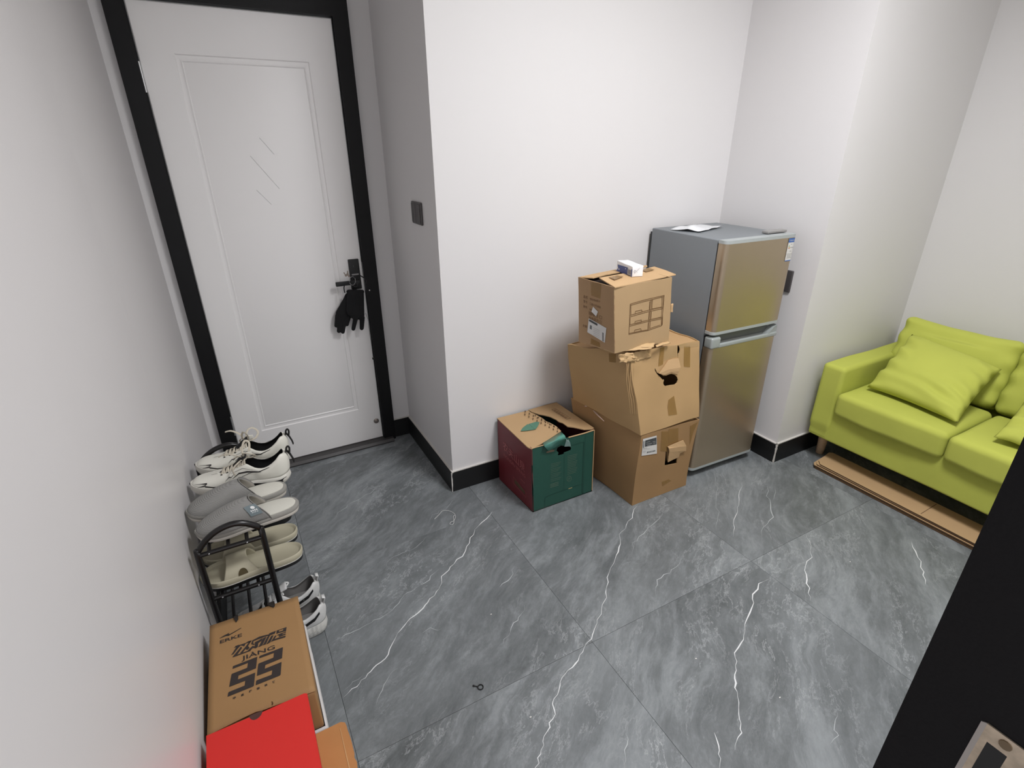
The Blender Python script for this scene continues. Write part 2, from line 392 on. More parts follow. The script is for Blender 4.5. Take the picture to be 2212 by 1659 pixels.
wall('wall_back', XR, XA + 0.08, BW, BW + 0.1, label='wide white wall behind the cartons')
wall('wall_alcove_side', XA, XA + 0.08, BR + 0.08, BW, label='white wall beside the fridge')
wall('wall_back_right', XA, XW + 0.1, BR, BR + 0.08, label='white wall at the end of the green sofa')
wall('wall_right', XW, XW + 0.1, -0.2, BR, label='white wall behind the green sofa')
g = G().add(*cube(0.60, XW + 0.1, -0.10, 0.10, 0, CZ)).add(*cube(-0.36, 0.60, -0.10, 0.10, 2.15, CZ))
o = g.obj('wall_front', WALL); o['kind'] = 'structure'; o['label'] = 'white wall with the open doorway'
setp('ceiling', *cube(-0.36, XW + 0.1, -0.10, DW + 0.1, CZ, CZ + 0.1), CEIL, 'plain white ceiling')
BH = 0.108; BT = 0.012
def base(name, x0, x1, y0, y1, cx0, cx1, cy0, cy1):
    o = mesh_obj(name, *cube(x0, x1, y0, y1, 0.0005, BH), BLACK_TRIM); o['kind'] = 'structure'; PINV[o.name] = Matrix.Identity(4)
    o['label'] = 'black skirting board with a white sealant line on top'
    mesh_obj('sealant', *cube(cx0, cx1, cy0, cy1, BH, BH + 0.005), CAULK, o); return o
base('baseboard_recess', 0.664, XR, DW - BT, DW, 0.664, XR, DW - BT * .6, DW)
base('baseboard_recess_side', XR - BT, XR, BW - BT, DW - BT, XR - BT * .7, XR, BW - BT, DW - BT)
base('baseboard_back', XR, XA, BW - BT, BW, XR, XA, BW - BT * .7, BW)
base('baseboard_alcove_side', XA - BT, XA, BR - BT, BW - BT, XA - BT * .8, XA, BR, BW - BT)
base('baseboard_back_right', XA, XW, BR - BT, BR, XA, XW, BR - BT * .8, BR)
base('baseboard_right', XW - BT, XW, 0.10, BR - BT, XW - BT * .7, XW, 0.10, BR - BT)
V = []; Fq = []
for z in (0.0005, BH):
    V += [(x + BT, y, z) for x, y in LW] + [(x, y, z) for x, y in LW]
for i in range(n - 1): Fq += [(i, i + 1, 2 * n + i + 1, 2 * n + i), (2 * n + i, 2 * n + i + 1, 3 * n + i + 1, 3 * n + i)]
o = setp('baseboard_left', V, Fq, BLACK_TRIM, 'black skirting board behind the shoe rack')
# ragged white sealant on the two outer skirting corners
def ragged(name, x, y, label, w=0.005):
    pts = []; g = G(); K = 12
    for k in range(K + 1):
        z = 0.001 + (BH + 0.004) * k / K; a = w * (0.5 + random.random() * 0.6)
        pts.append((a, z))
    V = []; 
    for a, z in pts: V += [(x - a * .3, y - 0.0012, z), (x + a, y - 0.0012, z), (x - 0.0012, y - 0.001, z), (x - 0.0012, y + a * .8, z)]
    Fq = []
    for k in range(K): b = 4 * k; Fq += [(b, b + 1, b + 5, b + 4), (b + 2, b, b + 4, b + 6), (b + 3, b + 2, b + 6, b + 7)]
    g.add(V, Fq); o = g.obj(name, CAULK); o['kind'] = 'structure'; o['label'] = label
ragged('trim_1', XR - BT, BW - BT, 'ragged white sealant on the skirting corner left of the green carton', 0.004)
ragged('trim_2', XA - BT, BR - BT, 'ragged white sealant on the skirting corner between fridge and sofa', 0.008)

# ------------------------------------------------------------------ door_1 (white entry door)
d1 = empty('door_1', (0.22, 2.69, 0), 'white panelled door in a black frame with a black handle', None, kind='structure')
fy0, fy1 = 2.672, 2.76
fr = G().add(*cube(-0.207, -0.143, fy0, fy1, 0, 2.125)).add(*cube(0.598, 0.663, fy0, fy1, 0, 2.125)).add(*cube(-0.143, 0.598, fy0, fy1, 2.058, 2.125))
fr.add(*cube(-0.143, -0.139, 2.682, fy1, 0, 2.058)).add(*cube(0.5955, 0.599, 2.690, fy1, 0, 2.058))
fr.obj('door_frame', BLACK_FRAME, d1)
# leaf with a moulded raised panel: grid of loops
LX0, LX1, LZ0, LZ1, LYF = -0.1385, 0.595, 0.022, 2.054, 2.690
def leaf():
    px0, px1, pz0, pz1 = -0.019, 0.4785, 0.2255, 1.8885
    loops = [((LX0, LX1, LZ0, LZ1), 0.035), ((LX0, LX1, LZ0, LZ1), 0.004), ((LX0 + .004, LX1 - .004, LZ0 + .004, LZ1 - .004), 0.0),
             ((px0, px1, pz0, pz1), 0.0), ((px0 + .004, px1 - .004, pz0 + .004, pz1 - .004), 0.005), ((px0 + .012, px1 - .012, pz0 + .012, pz1 - .012), 0.0055),
             ((px0 + .021, px1 - .021, pz0 + .023, pz1 - .023), 0.0005), ((px0 + .025, px1 - .025, pz0 + .027, pz1 - .027), 0.004), ((px0 + .030, px1 - .030, pz0 + .032, pz1 - .032), 0.002)]
    V = []; Fq = []
    for (a, b, c, d), dep in loops:
        y = LYF + dep; V += [(a, y, c), (b, y, c), (b, y, d), (a, y, d)]
    for i in range(len(loops) - 1):
        for k in range(4): Fq.append((4 * i + k, 4 * i + (k + 1) % 4, 4 * i + 4 + (k + 1) % 4, 4 * i + 4 + k))
    e = 4 * (len(loops) - 1); Fq.append((e, e + 1, e + 2, e + 3)); return V, Fq
mesh_obj('door_leaf', *leaf(), DOOR_W, d1, 35)
# three slanted grooves, as thin raised/shadowed strips
for a, b in (((560, 298), (592, 334)), ((540, 337), (603, 408)), ((554, 411), (586, 442))):
    A = PY(*a, LYF + 0.0018); B = PY(*b, LYF + 0.0018); d = (B - A).normalized(); s = Vector((-d.z, 0, d.x)) * 0.0016
    V = [A, A + s - Vector((0, .0016, 0)), A + 2 * s, B, B + s - Vector((0, .0016, 0)), B + 2 * s]
    mesh_obj('groove', V, [(0, 1, 4, 3), (1, 2, 5, 4), (0, 2, 1), (3, 4, 5)], mat('door_groove', (228, 227, 226), 0.3), d1)
# hinges
for z0, z1 in ((1.752, 1.855), (0.24, 0.345)):
    hg = G().add(*tube([(-0.141, 2.683, z0), (-0.141, 2.683, z1)], 0.0055, 10)).add(*cube(-0.1375, -0.134, 2.686, 2.6905, z0 + .004, z1 - .004))
    hg.obj('hinge', CHROME, d1, 40)
# threshold
g = G(); g.add(*slab([(-0.143, 2.640, 0.0005), (-0.143, 2.637, 0.008), (-0.143, 2.648, 0.020), (-0.143, 2.70, 0.021), (-0.143, 2.70, 0.0005)], (0.788, 0, 0)))
g.obj('threshold', DARK_MET, d1)
# lock plate, lever
g = G().add(*rbox(0.051, 0.014, 0.15, 0.003, 1, 2, (0.553, LYF - 0.006, 0.975))); lp = g.obj('lock_plate', BLK, d1, 40)
def child(name, g, m, par, smooth=40):
    PINV[par.name] = PINV[d1.name]; return g.obj(name, m, par, smooth)
g = G().add(*lathe([(0.0, 0), (0.010, 0), (0.011, 0.004), (0.010, 0.008), (0, 0.009)], 14, (0.552, LYF - 0.021, 1.015), 'y'))
child('thumb_turn', G().add(*cube(0.5475, 0.5505, LYF - 0.0145, LYF - 0.0128, 1.012, 1.022)), mat('lock_mark', (60, 60, 62), 0.5), lp)
g = G().add(*tube([(0.548, LYF - 0.010, 0.945), (0.548, LYF - 0.048, 0.945)], 0.012, 14)).add(*rbox(0.118, 0.014, 0.021, 0.003, 1, 2, (0.505, LYF - 0.048, 0.944)))
g.obj('lever_handle', BLK, d1, 40)
child('plate_slot', G().add(*cube(0.536, 0.570, LYF - 0.0145, LYF - 0.0128, 0.972, 0.979)), mat('slot_grey', (150, 148, 148), 0.4), lp)
g = G().add(*cube(0.5953, 0.5962, LYF - 0.003, LYF + .0, 0.885, 1.03)); g.obj('latch_plate', CHROME, d1)
g = G().add(*lathe([(0, -0.001), (0.0145, -0.001), (0.0145, -0.006), (0.010, -0.009), (0.006, -0.008), (0.0, -0.013)], 18, (0.566, LYF, 0.134), 'y')); g.obj('door_catch', mat('worn_steel', (150, 140, 134), 0.3, metal=.8), d1, 50)
g = G().add(*lathe([(0, -0.001), (0.0035, -0.001), (0.003, -0.003), (0.0, -0.003)], 8, PY(798, 627, fy0), 'y')); g.obj('screw_cap', PAPER, d1, 50)

# ------------------------------------------------------------------ doorway beside the camera
d2 = empty('door_2', (0.60, 0.0, 0), 'black jamb of the open doorway at the right with a metal strike plate', None, kind='structure')
JX = 0.545
g = G().add(*cube(JX, 0.615, -0.16, 0.128, 0, 2.18)).add(*cube(0.60, 0.68, 0.10, 0.118, 0, 2.22)).add(*cube(-0.262, 0.68, 0.10, 0.118, 2.12, 2.22)).add(*cube(-0.262, JX, -0.16, 0.10, 2.12, 2.18))
g.obj('door_frame', mat('black_jamb', (13, 12, 14), 0.7, bump=0.5, bscale=220, spec=0.2), d2)
V = [(JX - .0006, -0.16, 0.001), (JX - .0006, 0.036, 0.001), (JX - .0006, 0.036, 2.11), (JX - .0006, -0.16, 2.11)]
o1 = Vector((JX - 0.0012, 0, 0))
ou = [(0.0665, 1.0515), (0.012, 1.0515), (0.012, 0.86), (0.0665, 0.86)]; inn = [(0.0610, 1.0325), (0.0455, 1.0325), (0.0455, 0.975), (0.0610, 0.975)]
VV, FF = fill2d([ou, inn], 0.0016)
g = G().add([Vector((JX - 0.0012, p[0], p[1])) + Vector((p[2], 0, 0)) for p in VV], FF)
sp = g.obj('strike_plate', mat('tarnished_brass_plate', (196, 180, 160), 0.38, metal=0.75, var=0.2, vscale=70), d2)
PINV[sp.name] = PINV[d2.name]
# bent lip of the plate on the room side, the dark box behind the hole, a screw head
g = G().add(*slab([(JX - .002, 0.0665, 1.0515), (JX - .002, 0.0665, 0.86), (JX - 0.0005, 0.071, 0.86), (JX - 0.0005, 0.071, 1.048)], (0.0012, 0, 0))); g.obj('lip', mat('dull_plate_lip', (176, 172, 168), .6, metal=.4), sp)
g = G().add(*cube(JX - 0.0019, JX - 0.0004, 0.0455, 0.0610, 0.975, 1.0325)); g.obj('latch_hole', BLK, sp)
g = G().add(*lathe([(0, -0.001), (0.0048, -0.001), (0.0052, 0.0005), (0, 0.001)], 12, (JX - 0.0022, 0.050, 1.043), 'x')); g.obj('screw', mat('old_screw', (120, 104, 84), 0.45, metal=.7), sp, 40)

# ------------------------------------------------------------------ switches
def plate(name, pts_c, size, nrm, label, keys=2):
    pass
s1 = empty('light_switch', (XR, 2.253, 1.297), 'dark grey light switch on the shaded recess wall beside the door', 'light switch')
g = G().add(*rbox(0.010, 0.118, 0.092, 0.004, 1, 2, (XR - 0.005, 2.253, 1.297))); g.obj('cover_plate', mat('grey_plastic', (74, 70, 70), 0.4), s1, 40)
g = G().add(*rbox(0.004, 0.050, 0.078, 0.0015, 1, 2, (XR - 0.011, 2.226, 1.297))); g.obj('rocker', MATS['grey_plastic'], s1, 40)
g = G().add(*rbox(0.004, 0.050, 0.078, 0.0015, 1, 2, (XR - 0.011, 2.280, 1.297))); g.obj('rocker', MATS['grey_plastic'], s1, 40)
s2 = empty('wall_socket', (XA, 1.592, 0.953), 'dark wall socket half hidden behind the right side of the fridge', 'socket')
g = G().add(*rbox(0.011, 0.086, 0.104, 0.004, 1, 2, (XA - 0.0055, 1.592, 0.953))); g.obj('cover_plate', MATS['grey_plastic'], s2, 40)
for dz in (-.022, .022):
    g = G().add(*rbox(0.003, 0.030, 0.028, 0.001, 1, 1, (XA - 0.0115, 1.592, 0.953 + dz))); g.obj('outlet', BLK, s2, 40)

# ------------------------------------------------------------------ cartons
def proj(p):
    q = R @ (Vector(p) - Vector((0, 0, H))); return CX + F * q.x / q.z, CY + F * q.y / q.z
def on_face(hm, face, px, guess=(0.5, 0.5)):
    """unit coordinates (a,b) of a photo point on a face of a carton"""
    a, b = guess; e = 1e-4
    for _ in range(12):
        u, v = proj(hm(face(a, b))); u1, v1 = proj(hm(face(a + e, b))); u2, v2 = proj(hm(face(a, b + e)))
        j11, j21, j12, j22 = (u1 - u) / e, (v1 - v) / e, (u2 - u) / e, (v2 - v) / e
        du, dv = px[0] - u, px[1] - v; D = j11 * j22 - j12 * j21
        a += (du * j22 - dv * j12) / D; b += (dv * j11 - du * j21) / D
    return a, b
FR = lambda a, b, d=0.0: (a, d, b)         # front face (y = 0), d inward
LF = lambda a, b, d=0.0: (d, a, b)         # left face: a = depth
TP = lambda a, b, d=0.0: (a, b, 1 - d)     # top face
def gridcut(V, Fs, na, nb, a0=0, a1=1, b0=0, b1=1):
    bm = bmesh.new(); vs = [bm.verts.new(v) for v in V]
    for f in Fs:
        try: bm.faces.new([vs[i] for i in f])
        except ValueError: pass
    for k in range(1, na): bmesh.ops.bisect_plane(bm, geom=bm.verts[:] + bm.edges[:] + bm.faces[:], plane_co=(a0 + (a1 - a0) * k / na, 0, 0), plane_no=(1, 0, 0))
    for k in range(1, nb): bmesh.ops.bisect_plane(bm, geom=bm.verts[:] + bm.edges[:] + bm.faces[:], plane_co=(0, b0 + (b1 - b0) * k / nb, 0), plane_no=(0, 1, 0))
    bm.verts.index_update(); V2 = [v.co.copy() for v in bm.verts]; F2 = [tuple(v.index for v in f.verts) for f in bm.faces]; bm.free(); return V2, F2
def panel(g, hm, face, polys, th, na=8, nb=8, disp=None, mi=0, lift=0.0):
    """flat panel with holes on a carton face. th, lift in unit depth (negative lift = outside)"""
    V, Fs = fill2d(polys, 1.0); V, Fs = gridcut(V, Fs, na, nb)
    out = []
    for p in V:
        q = Vector(hm(face(p[0], p[1], lift + (p[2] + 0.5) * th)))
        out.append(disp(q) if disp else q)
    g.add(out, Fs, mi)
SQ = [(0, 0), (1, 0), (1, 1), (0, 1)]
def wob(amp, fr, seed=0.0):
    def f(q): return q + noise.noise_vector(q * fr + Vector((seed, seed * 1.7, -seed))) * amp
    return f
def hexa(fl_, fr_, bl_, br_, tfl, tfr, tbl, tbr):
    return hexmap({(0, 0, 0): fl_, (1, 0, 0): fr_, (0, 1, 0): bl_, (1, 1, 0): br_, (0, 0, 1): tfl, (1, 0, 1): tfr, (0, 1, 1): tbl, (1, 1, 1): tbr})
def decal(g, hm, face, poly_px, lift=-0.003, mi=0, disp=None, guess=(0.5, 0.5)):
    P = [on_face(hm, face, p, guess) for p in poly_px]
    V, Fs = fill2d([P], 0.0); V, Fs = gridcut(V, Fs, 5, 5)
    out = [Vector(hm(face(p[0], p[1], lift))) for p in V]
    g.add([disp(q) for q in out] if disp else out, Fs, mi)
def tri(x, y, o, s, s2=None): return (o[0] + x * s, o[1] + y * (s2 or s))

# ---- lower carton
Z3 = Vector((0, 0, 0.0))
l_fl = PZ(1364, 1095); l_fr = PZ(1481, 1048); l_bl = Vector((1.432, 1.885, 0)); l_br = Vector((1.790, 1.885, 0))
l_tfl = PY(1383, 942, 1.506); l_tfr = PY(1512, 905, 1.506)
l_tbl = PZ(1234, 859, 0.432); l_tbr = Vector((1.775, 1.90, 0.385))
l_fl = Vector((1.452, 1.506, 0)); l_fr = Vector((1.796, 1.506, 0))
LOW = hexa(l_fl, l_fr, l_bl, l_br, l_tfl, l_tfr, l_tbl, l_tbr)
dl_ = wob(0.006, 5, 3.1)
def dlow(q):
    q = dl_(q); q = Vector(q); q.z = max(q.z, 0.001)
    # front pinched in a little at the waist on the right
    t = max(0, min(1, (q.x - 1.62) / 0.2)); q.x -= 0.012 * t * math.sin(min(1, q.z / 0.38) * math.pi); return q
lc = empty('cardboard_carton', (1.61, 1.70, 0), 'brown carton on the floor, lowest of three stacked by the fridge', 'carton', 'stacked cartons beside the fridge')
c8 = lambda x, y: (1350 + x * .1266, 890 + y * .1266)
slot = [on_face(LOW, FR, c8(*p)) for p in [(705, 590), (722, 592), (735, 830), (880, 770), (903, 780), (900, 880), (705, 915), (690, 905)]]
g = G()
panel(g, LOW, FR, [SQ, slot], 0.012, 10, 10, dlow)
panel(g, LOW, LF, [SQ], 0.013, 10, 10, dlow)
panel(g, LOW, lambda a, b, d=0: (1 - d, a, b), [SQ], 0.013, 8, 8, dlow)
panel(g, LOW, lambda a, b, d=0: (a, 1 - d, b), [SQ], 0.013, 6, 6, dlow)
panel(g, LOW, lambda a, b, d=0: (a, b, d), [SQ], 0.013, 6, 6, dlow)
body = g.obj('body', mat('lower_carton_brown', (158, 124, 84), 0.8, bump=0.3, bscale=18, var=0.06, vscale=4), lc, 40)
g = G(); panel(g, LOW, lambda a, b, d=0: (a, b, 0.97 - d), [[(.02, .02), (.98, .02), (.98, .98), (.02, .98)]], 0.012, 6, 6, dlow); g.obj('top_flap', KRAFT, lc, 40)
# curled flap over the slot (torn hand hole)
def px_sheet(pts, hm, face, lifts, m, name, par, th=-0.004, guess=(0.5, 0.5)):
    """small folded sheet: rows of points, each row at its own lift in front of the face"""
    V = []; rows = len(pts); k = len(pts[0])
    for r, row in enumerate(pts):
        for p in row:
            a, b = on_face(hm, face, p, guess); V.append(Vector(hm(face(a, b, lifts[r]))))
    Fq = [(r * k + c, r * k + c + 1, (r + 1) * k + c + 1, (r + 1) * k + c) for r in range(rows - 1) for c in range(k - 1)]
    o = mesh_obj(name, V, Fq, m, par, None)
    md = o.modifiers.new('thickness', 'SOLIDIFY'); md.thickness = 0.004; md.offset = 0; return o
px_sheet([[c8(705, 580), c8(840, 520), c8(970, 470)], [c8(712, 600), c8(870, 575), c8(1010, 560)], [c8(725, 660), c8(860, 650), c8(1010, 640)], [c8(720, 760), c8(840, 720), c8(920, 690)], [c8(722, 850), c8(820, 800), c8(905, 765)]],
         LOW, FR, [-0.018, -0.030, -0.026, -0.016, -0.006], KRAFT_T, 'torn_flap', lc)
# tape strips
for P in ([(610, 335), (735, 335), (730, 670), (600, 660)], [(735, 300), (905, 270), (915, 500), (740, 560)], [(1110, 230), (1240, 160), (1180, 330), (1120, 560)], [(640, 1190), (760, 1145), (800, 1170), (650, 1260)]):
    g = G(); decal(g, LOW, FR, [c8(*p) for p in P], -0.004, 0, dlow); g.obj('tape', TAPE, lc)
g = G()
decal(g, LOW, FR, [c8(*p) for p in [(280, 455), (515, 400), (532, 700), (262, 742)]], -0.006, 0, dlow)
decal(g, LOW, FR, [c8(*p) for p in [(315, 480), (510, 430), (515, 545), (310, 585)]], -0.0075, 1, dlow)
for k in range(6):
    x = 352 + k * 26; decal(g, LOW, FR, [c8(x, 668 - k * 5), c8(x + 14, 665 - k * 5), c8(x + 14, 690 - k * 5), c8(x, 694 - k * 5)], -0.0075, 1, dlow)
for yy, x1 in ((607, 350), (622, 400), (660, 330), (675, 330)):
    decal(g, LOW, FR, [c8(280, yy), c8(x1, yy - 8), c8(x1, yy - 4), c8(280, yy + 4)], -0.0075, 2, dlow)
for (a, b, c) in ((330, 395, 505), (330, 430, 535), (345, 405, 560), (440, 495, 500), (450, 500, 525)):
    decal(g, LOW, FR, [c8(a, c), c8(b, c - 12), c8(b, c - 2), c8(a, c + 9)], -0.009, 2, dlow)
decal(g, LOW, FR, [c8(285, 490), c8(300, 486), c8(296, 600), c8(280, 604)], -0.0075, 3, dlow)
g.obj('shipping_label', None, lc, None, [PAPER, mat('label_dark_print', (70, 72, 74), 0.6), mat('label_grey_print', (150, 150, 150), 0.6), mat('label_side_bar', (110, 112, 114), .6)])
# pinkish torn tape along the left top edge
g = G(); g.add(*tube(smooth_path([PZ(1263, 878, 0.425), PZ(1275, 877, 0.42), PZ(1288, 893, 0.405), PZ(1305, 910, 0.395)], 4), [0.002, 0.006, 0.007, 0.008, 0.009, 0.009, 0.008, 0.008, 0.007, 0.006, 0.005, 0.003, 0.002], 6, flat=0.4)); g.obj('peeled_tape', mat('pinkish_tape', (205, 180, 165), 0.4), lc, 60)

# ---- middle carton (crushed, leaning)
m_fl = PY(1383, 941, 1.503) + Vector((0, 0, 0.003)); m_fr = PY(1510, 904, 1.503) + Vector((0, 0, 0.003)); m_fr.z = m_fl.z = 0.386
m_bl = PZ(1239, 862, 0.436); m_br = Vector((1.800, 1.905, 0.392))
m_tfl = PY(1360, 764, 1.56); m_tfr = PY(1511, 738, 1.56); m_tbl = PZ(1225, 743, 0.765); m_tbr = Vector((1.79, 1.86, 0.76))
MID = hexa(m_fl, m_fr, m_bl, m_br, m_tfl, m_tfr, m_tbl, m_tbr)
mw_ = wob(0.007, 6, 9.0); mw2 = wob(0.004, 17, 4.0)
def dmid(q):
    q0 = Vector(q); q = mw_(q)
    # crush near the front left vertical edge and the top front rim
    e = math.exp(-((q0.x - 1.42) ** 2 + (q0.y - 1.53) ** 2) / 0.004); zt = max(0, (q0.z - 0.58) / 0.2)
    n_ = noise.noise(Vector((q0.x * 26, q0.y * 26, q0.z * 7))); q = q + Vector((-0.3, 0.5, 0)) * 0.008 * e * n_ * (0.6 + zt)
    q = q + (mw2(q0) - q0) * min(1.6, zt * 1.4)
    return q
mc = empty('cardboard_carton', (1.60, 1.69, 0.386), 'crushed tan carton with a round torn hole, middle of three by the fridge', 'carton', 'stacked cartons beside the fridge')
cm = lambda x, y: (1330 + x * .10248, 730 + y * .10248)
hole = [on_face(MID, FR, cm(*p)) for p in [(1045, 790), (1110, 765), (1180, 755), (1250, 770), (1300, 810), (1325, 880), (1305, 940), (1260, 980), (1180, 992), (1060, 1020), (1020, 1000), (1005, 950), (1025, 880), (1000, 890), (940, 820), (870, 755), (830, 690), (832, 645), (880, 735), (960, 760), (1015, 800)]]
slit = [on_face(MID, FR, cm(*p)) for p in [(1290, 165), (1320, 180), (1350, 260), (1340, 330), (1318, 360), (1312, 480), (1306, 380), (1300, 330)]]
g = G()
panel(g, MID, FR, [SQ, hole, slit], 0.012, 22, 22, dmid)
panel(g, MID, LF, [SQ], 0.013, 16, 16, dmid)
panel(g, MID, lambda a, b, d=0: (1 - d, a, b), [SQ], 0.013, 8, 8, dmid)
panel(g, MID, lambda a, b, d=0: (a, 1 - d, b), [SQ], 0.013, 6, 6, dmid)
panel(g, MID, lambda a, b, d=0: (a, b, d), [SQ], 0.013, 6, 6, dmid)
g.obj('body', mat('middle_carton_tan', (182, 149, 105), 0.7, bump=0.35, bscale=14, var=0.05, vscale=5), mc, 40)
g = G(); panel(g, MID, lambda a, b, d=0: (a, b, 0.985 - d), [[(.015, 0.03), (.985, 0.03), (.985, .985), (.015, .985)]], 0.010, 10, 10, dmid); g.obj('top_flap', KRAFT, mc, 40)
px_sheet([[cm(1095, 470), cm(1200, 435), cm(1310, 425)], [cm(1010, 580), cm(1130, 540), cm(1325, 520)], [cm(880, 740), cm(1080, 650), cm(1335, 610)], [cm(990, 770), cm(1130, 700), cm(1300, 690)], [cm(1045, 790), cm(1160, 745), cm(1300, 765)]],
         MID, FR, [-0.006, -0.014, -0.024, -0.018, -0.003], KRAFT_T, 'torn_flap', mc)
CRK = mat('crumpled_kraft', (196, 164, 120), 0.65, bump=0.5, bscale=16)
def crumple(name, P4, amp, m, par, nx=12, ny=5, th=0.003, seed=0.0, bow=0.0):
    """crushed sheet between four world points (a, b along the top, d, c along the bottom)"""
    a, b, c, d = [Vector(p) for p in P4]; nr = (b - a).cross(d - a).normalized(); V = []
    if nr.y > 0: nr = -nr
    for j in range(ny + 1):
        for i in range(nx + 1):
            u, v = i / nx, j / ny; p = a.lerp(b, u).lerp(d.lerp(c, u), v)
            k = Vector((p.x * 42 + seed, p.z * 60, p.y * 42)); h = abs(noise.noise(k)) * 1.6 + 0.5 * abs(noise.noise(k * 2.3))
            V.append(p + nr * (amp * h + bow * math.sin(v * math.pi)) + Vector((noise.noise(k * 1.7), 0, noise.noise(k * 1.3 + Vector((5, 0, 0))))) * amp * .5)
    Fq = [(j * (nx + 1) + i, j * (nx + 1) + i + 1, (j + 1) * (nx + 1) + i + 1, (j + 1) * (nx + 1) + i) for j in range(ny) for i in range(nx)]
    o = mesh_obj(name, V, Fq, m, par, 24); md = o.modifiers.new('t', 'SOLIDIFY'); md.thickness = th; md.offset = -1; return o
def mf(px, lift, face=FR, hm=MID): a_, b_ = on_face(hm, face, px); return Vector(hm(face(a_, b_, lift)))
crumple('crumpled_rim', [mf(cm(20, 330), -.012), mf(cm(330, 300), -.012), mf(cm(400, 480), -.004), mf(cm(60, 520), -.004)], .011, CRK, mc, 10, 6, seed=1)
crumple('crumpled_rim', [mf(cm(330, 300), -.012), mf(cm(640, 250), -.012), mf(cm(740, 400), -.002), mf(cm(420, 490), -.002)], .007, CRK, mc, 10, 6, seed=4)
for k, (xa, xb, r_) in enumerate(((210, 300, .0022), (245, 345, .003), (300, 392, .0026), (360, 430, .002))):
    P = []
    for t in range(9):
        yy = 360 + (1640 - 360) * t / 8; xx = xa + (xb - xa) * t / 8 + (random.uniform(-12, 12) if t < 6 else 0); P.append(mf(cm(xx, yy), .0015))
    G().add(*tube(smooth_path([dmid(p) for p in P], 3), [r_ * (1 - .7 * q_ / 24) for q_ in range(25)], 6)).obj('crease_ridge', mat('middle_carton_tan', (182, 149, 105), 0.7), mc, 180)
# crumpled layered flap lying in front of the top carton
crumple('crumpled_flap', [PZ(*cm(150, 110), .800), PZ(*cm(820, 110), .796), PZ(*cm(800, 195), .788), PZ(*cm(60, 215), .790)], .004, CRK, mc, 14, 4, seed=9)
crumple('crumpled_flap', [PZ(*cm(100, 190), .792), PZ(*cm(800, 180), .789), PZ(*cm(740, 235), .782), PZ(*cm(20, 290), .783)], .003, CRK, mc, 14, 3, seed=12)
crumple('crumpled_flap', [PZ(*cm(840, 150), .788), PZ(*cm(1110, 60), .786), PZ(*cm(1160, 100), .782), PZ(*cm(860, 195), .782)], .003, CRK, mc, 10, 3, seed=15)
for P in ([(1445, 190), (1580, 180), (1565, 610), (1440, 595)], [(1110, 1310), (1230, 1215), (1280, 1620), (1105, 1640), (1090, 1460)], [(910, 230), (1000, 220), (1000, 560), (900, 610)]):
    g = G(); decal(g, MID, FR, [cm(*p) for p in P], -0.006, 0, dmid); g.obj('tape', TAPE, mc)
for P in ([(1000, 200), (1270, 160), (1300, 400), (1120, 450), (1010, 500)], [(1320, 150), (1740, 90), (1740, 180), (1330, 230)]):
    g = G(); decal(g, MID, FR, [cm(*p) for p in P], -0.007, 0, dmid); g.obj('clear_tape', TAPE_C, mc)
c1l = lambda x, y: (1200 + x * .2291, 720 + y * .2291)
g = G(); decal(g, MID, LF, [c1l(*p) for p in [(515, 195), (580, 200), (582, 285), (520, 275)]], -0.004, 0, dmid, (0.2, .9)); g.obj('tape', TAPE, mc)

# ---- top carton
t_fl = PY(1327, 763.5, 1.603); t_fl.z = 0.786; t_fr = PY(1444, 736, 1.603); t_fr.z = 0.786
t_fl = PZ(1327, 763.5, 0.786); t_fr = PZ(1444, 736, 0.786); t_fr.y = t_fl.y = (t_fl.y + t_fr.y) / 2
t_fl.x = PY(1327, 763.5, t_fl.y).x; t_fr.x = PY(1444, 736, t_fl.y).x
yt = t_fl.y; t_bl = PZ(1250.4, 738, 0.786); t_br = Vector((t_fr.x + 0.005, t_bl.y, 0.786))
t_tfl = PY(1326.6, 621, yt); t_tfr = PY(1452, 598, yt); t_tbl = PZ(1249, 599, t_tfl.z); t_tbr = Vector((t_tfr.x, t_tbl.y, t_tfl.z))
TOPB = hexa(t_fl, t_fr, t_bl, t_br, t_tfl, t_tfr, t_tbl, t_tbr)
dtop = wob(0.0035, 6, 1.5)
tcx = empty('cardboard_carton', (1.5, 1.66, 0.786), 'tan carton with a printed drawer cabinet outline, topmost of three by the fridge', 'carton', 'stacked cartons beside the fridge')
ct = lambda x, y: (1230 + x * .1326, 560 + y * .1326)
g = G()
panel(g, TOPB, FR, [SQ], 0.015, 10, 10, dtop)
panel(g, TOPB, LF, [SQ], 0.013, 8, 8, dtop, 1)
panel(g, TOPB, lambda a, b, d=0: (1 - d, a, b), [SQ], 0.013, 8, 8, dtop)
panel(g, TOPB, lambda a, b, d=0: (a, 1 - d, b), [SQ], 0.015, 6, 6, dtop)
panel(g, TOPB, lambda a, b, d=0: (a, b, d), [SQ], 0.015, 6, 6, dtop)
panel(g, TOPB, lambda a, b, d=0: (a, b, 0.965 - d), [[(.03, .03), (.97, .03), (.97, .97), (.03, .97)]], 0.010, 3, 3, dtop, 2)  # dark sheet stands in for the shade under the flap seam
g.obj('body', None, tcx, 40, [mat('top_carton_tan', (178, 149, 111), 0.75, bump=0.2, bscale=50, var=0.03), mat('top_carton_shade_side', (168, 136, 101), 0.75, bump=0.3, bscale=30, var=0.05), INNER_SHADE])  # left face takes a darker copy of the tan for its shade
tz = t_tfl.z
def flap_px(name, pts, zs, m, par, th=0.004):
    P = [PZ(p[0], p[1], z) for p, z in zip(pts, zs)]; V, Fq = slab(P, (0, 0, -th)); return mesh_obj(name, V, Fq, m, par, 30)
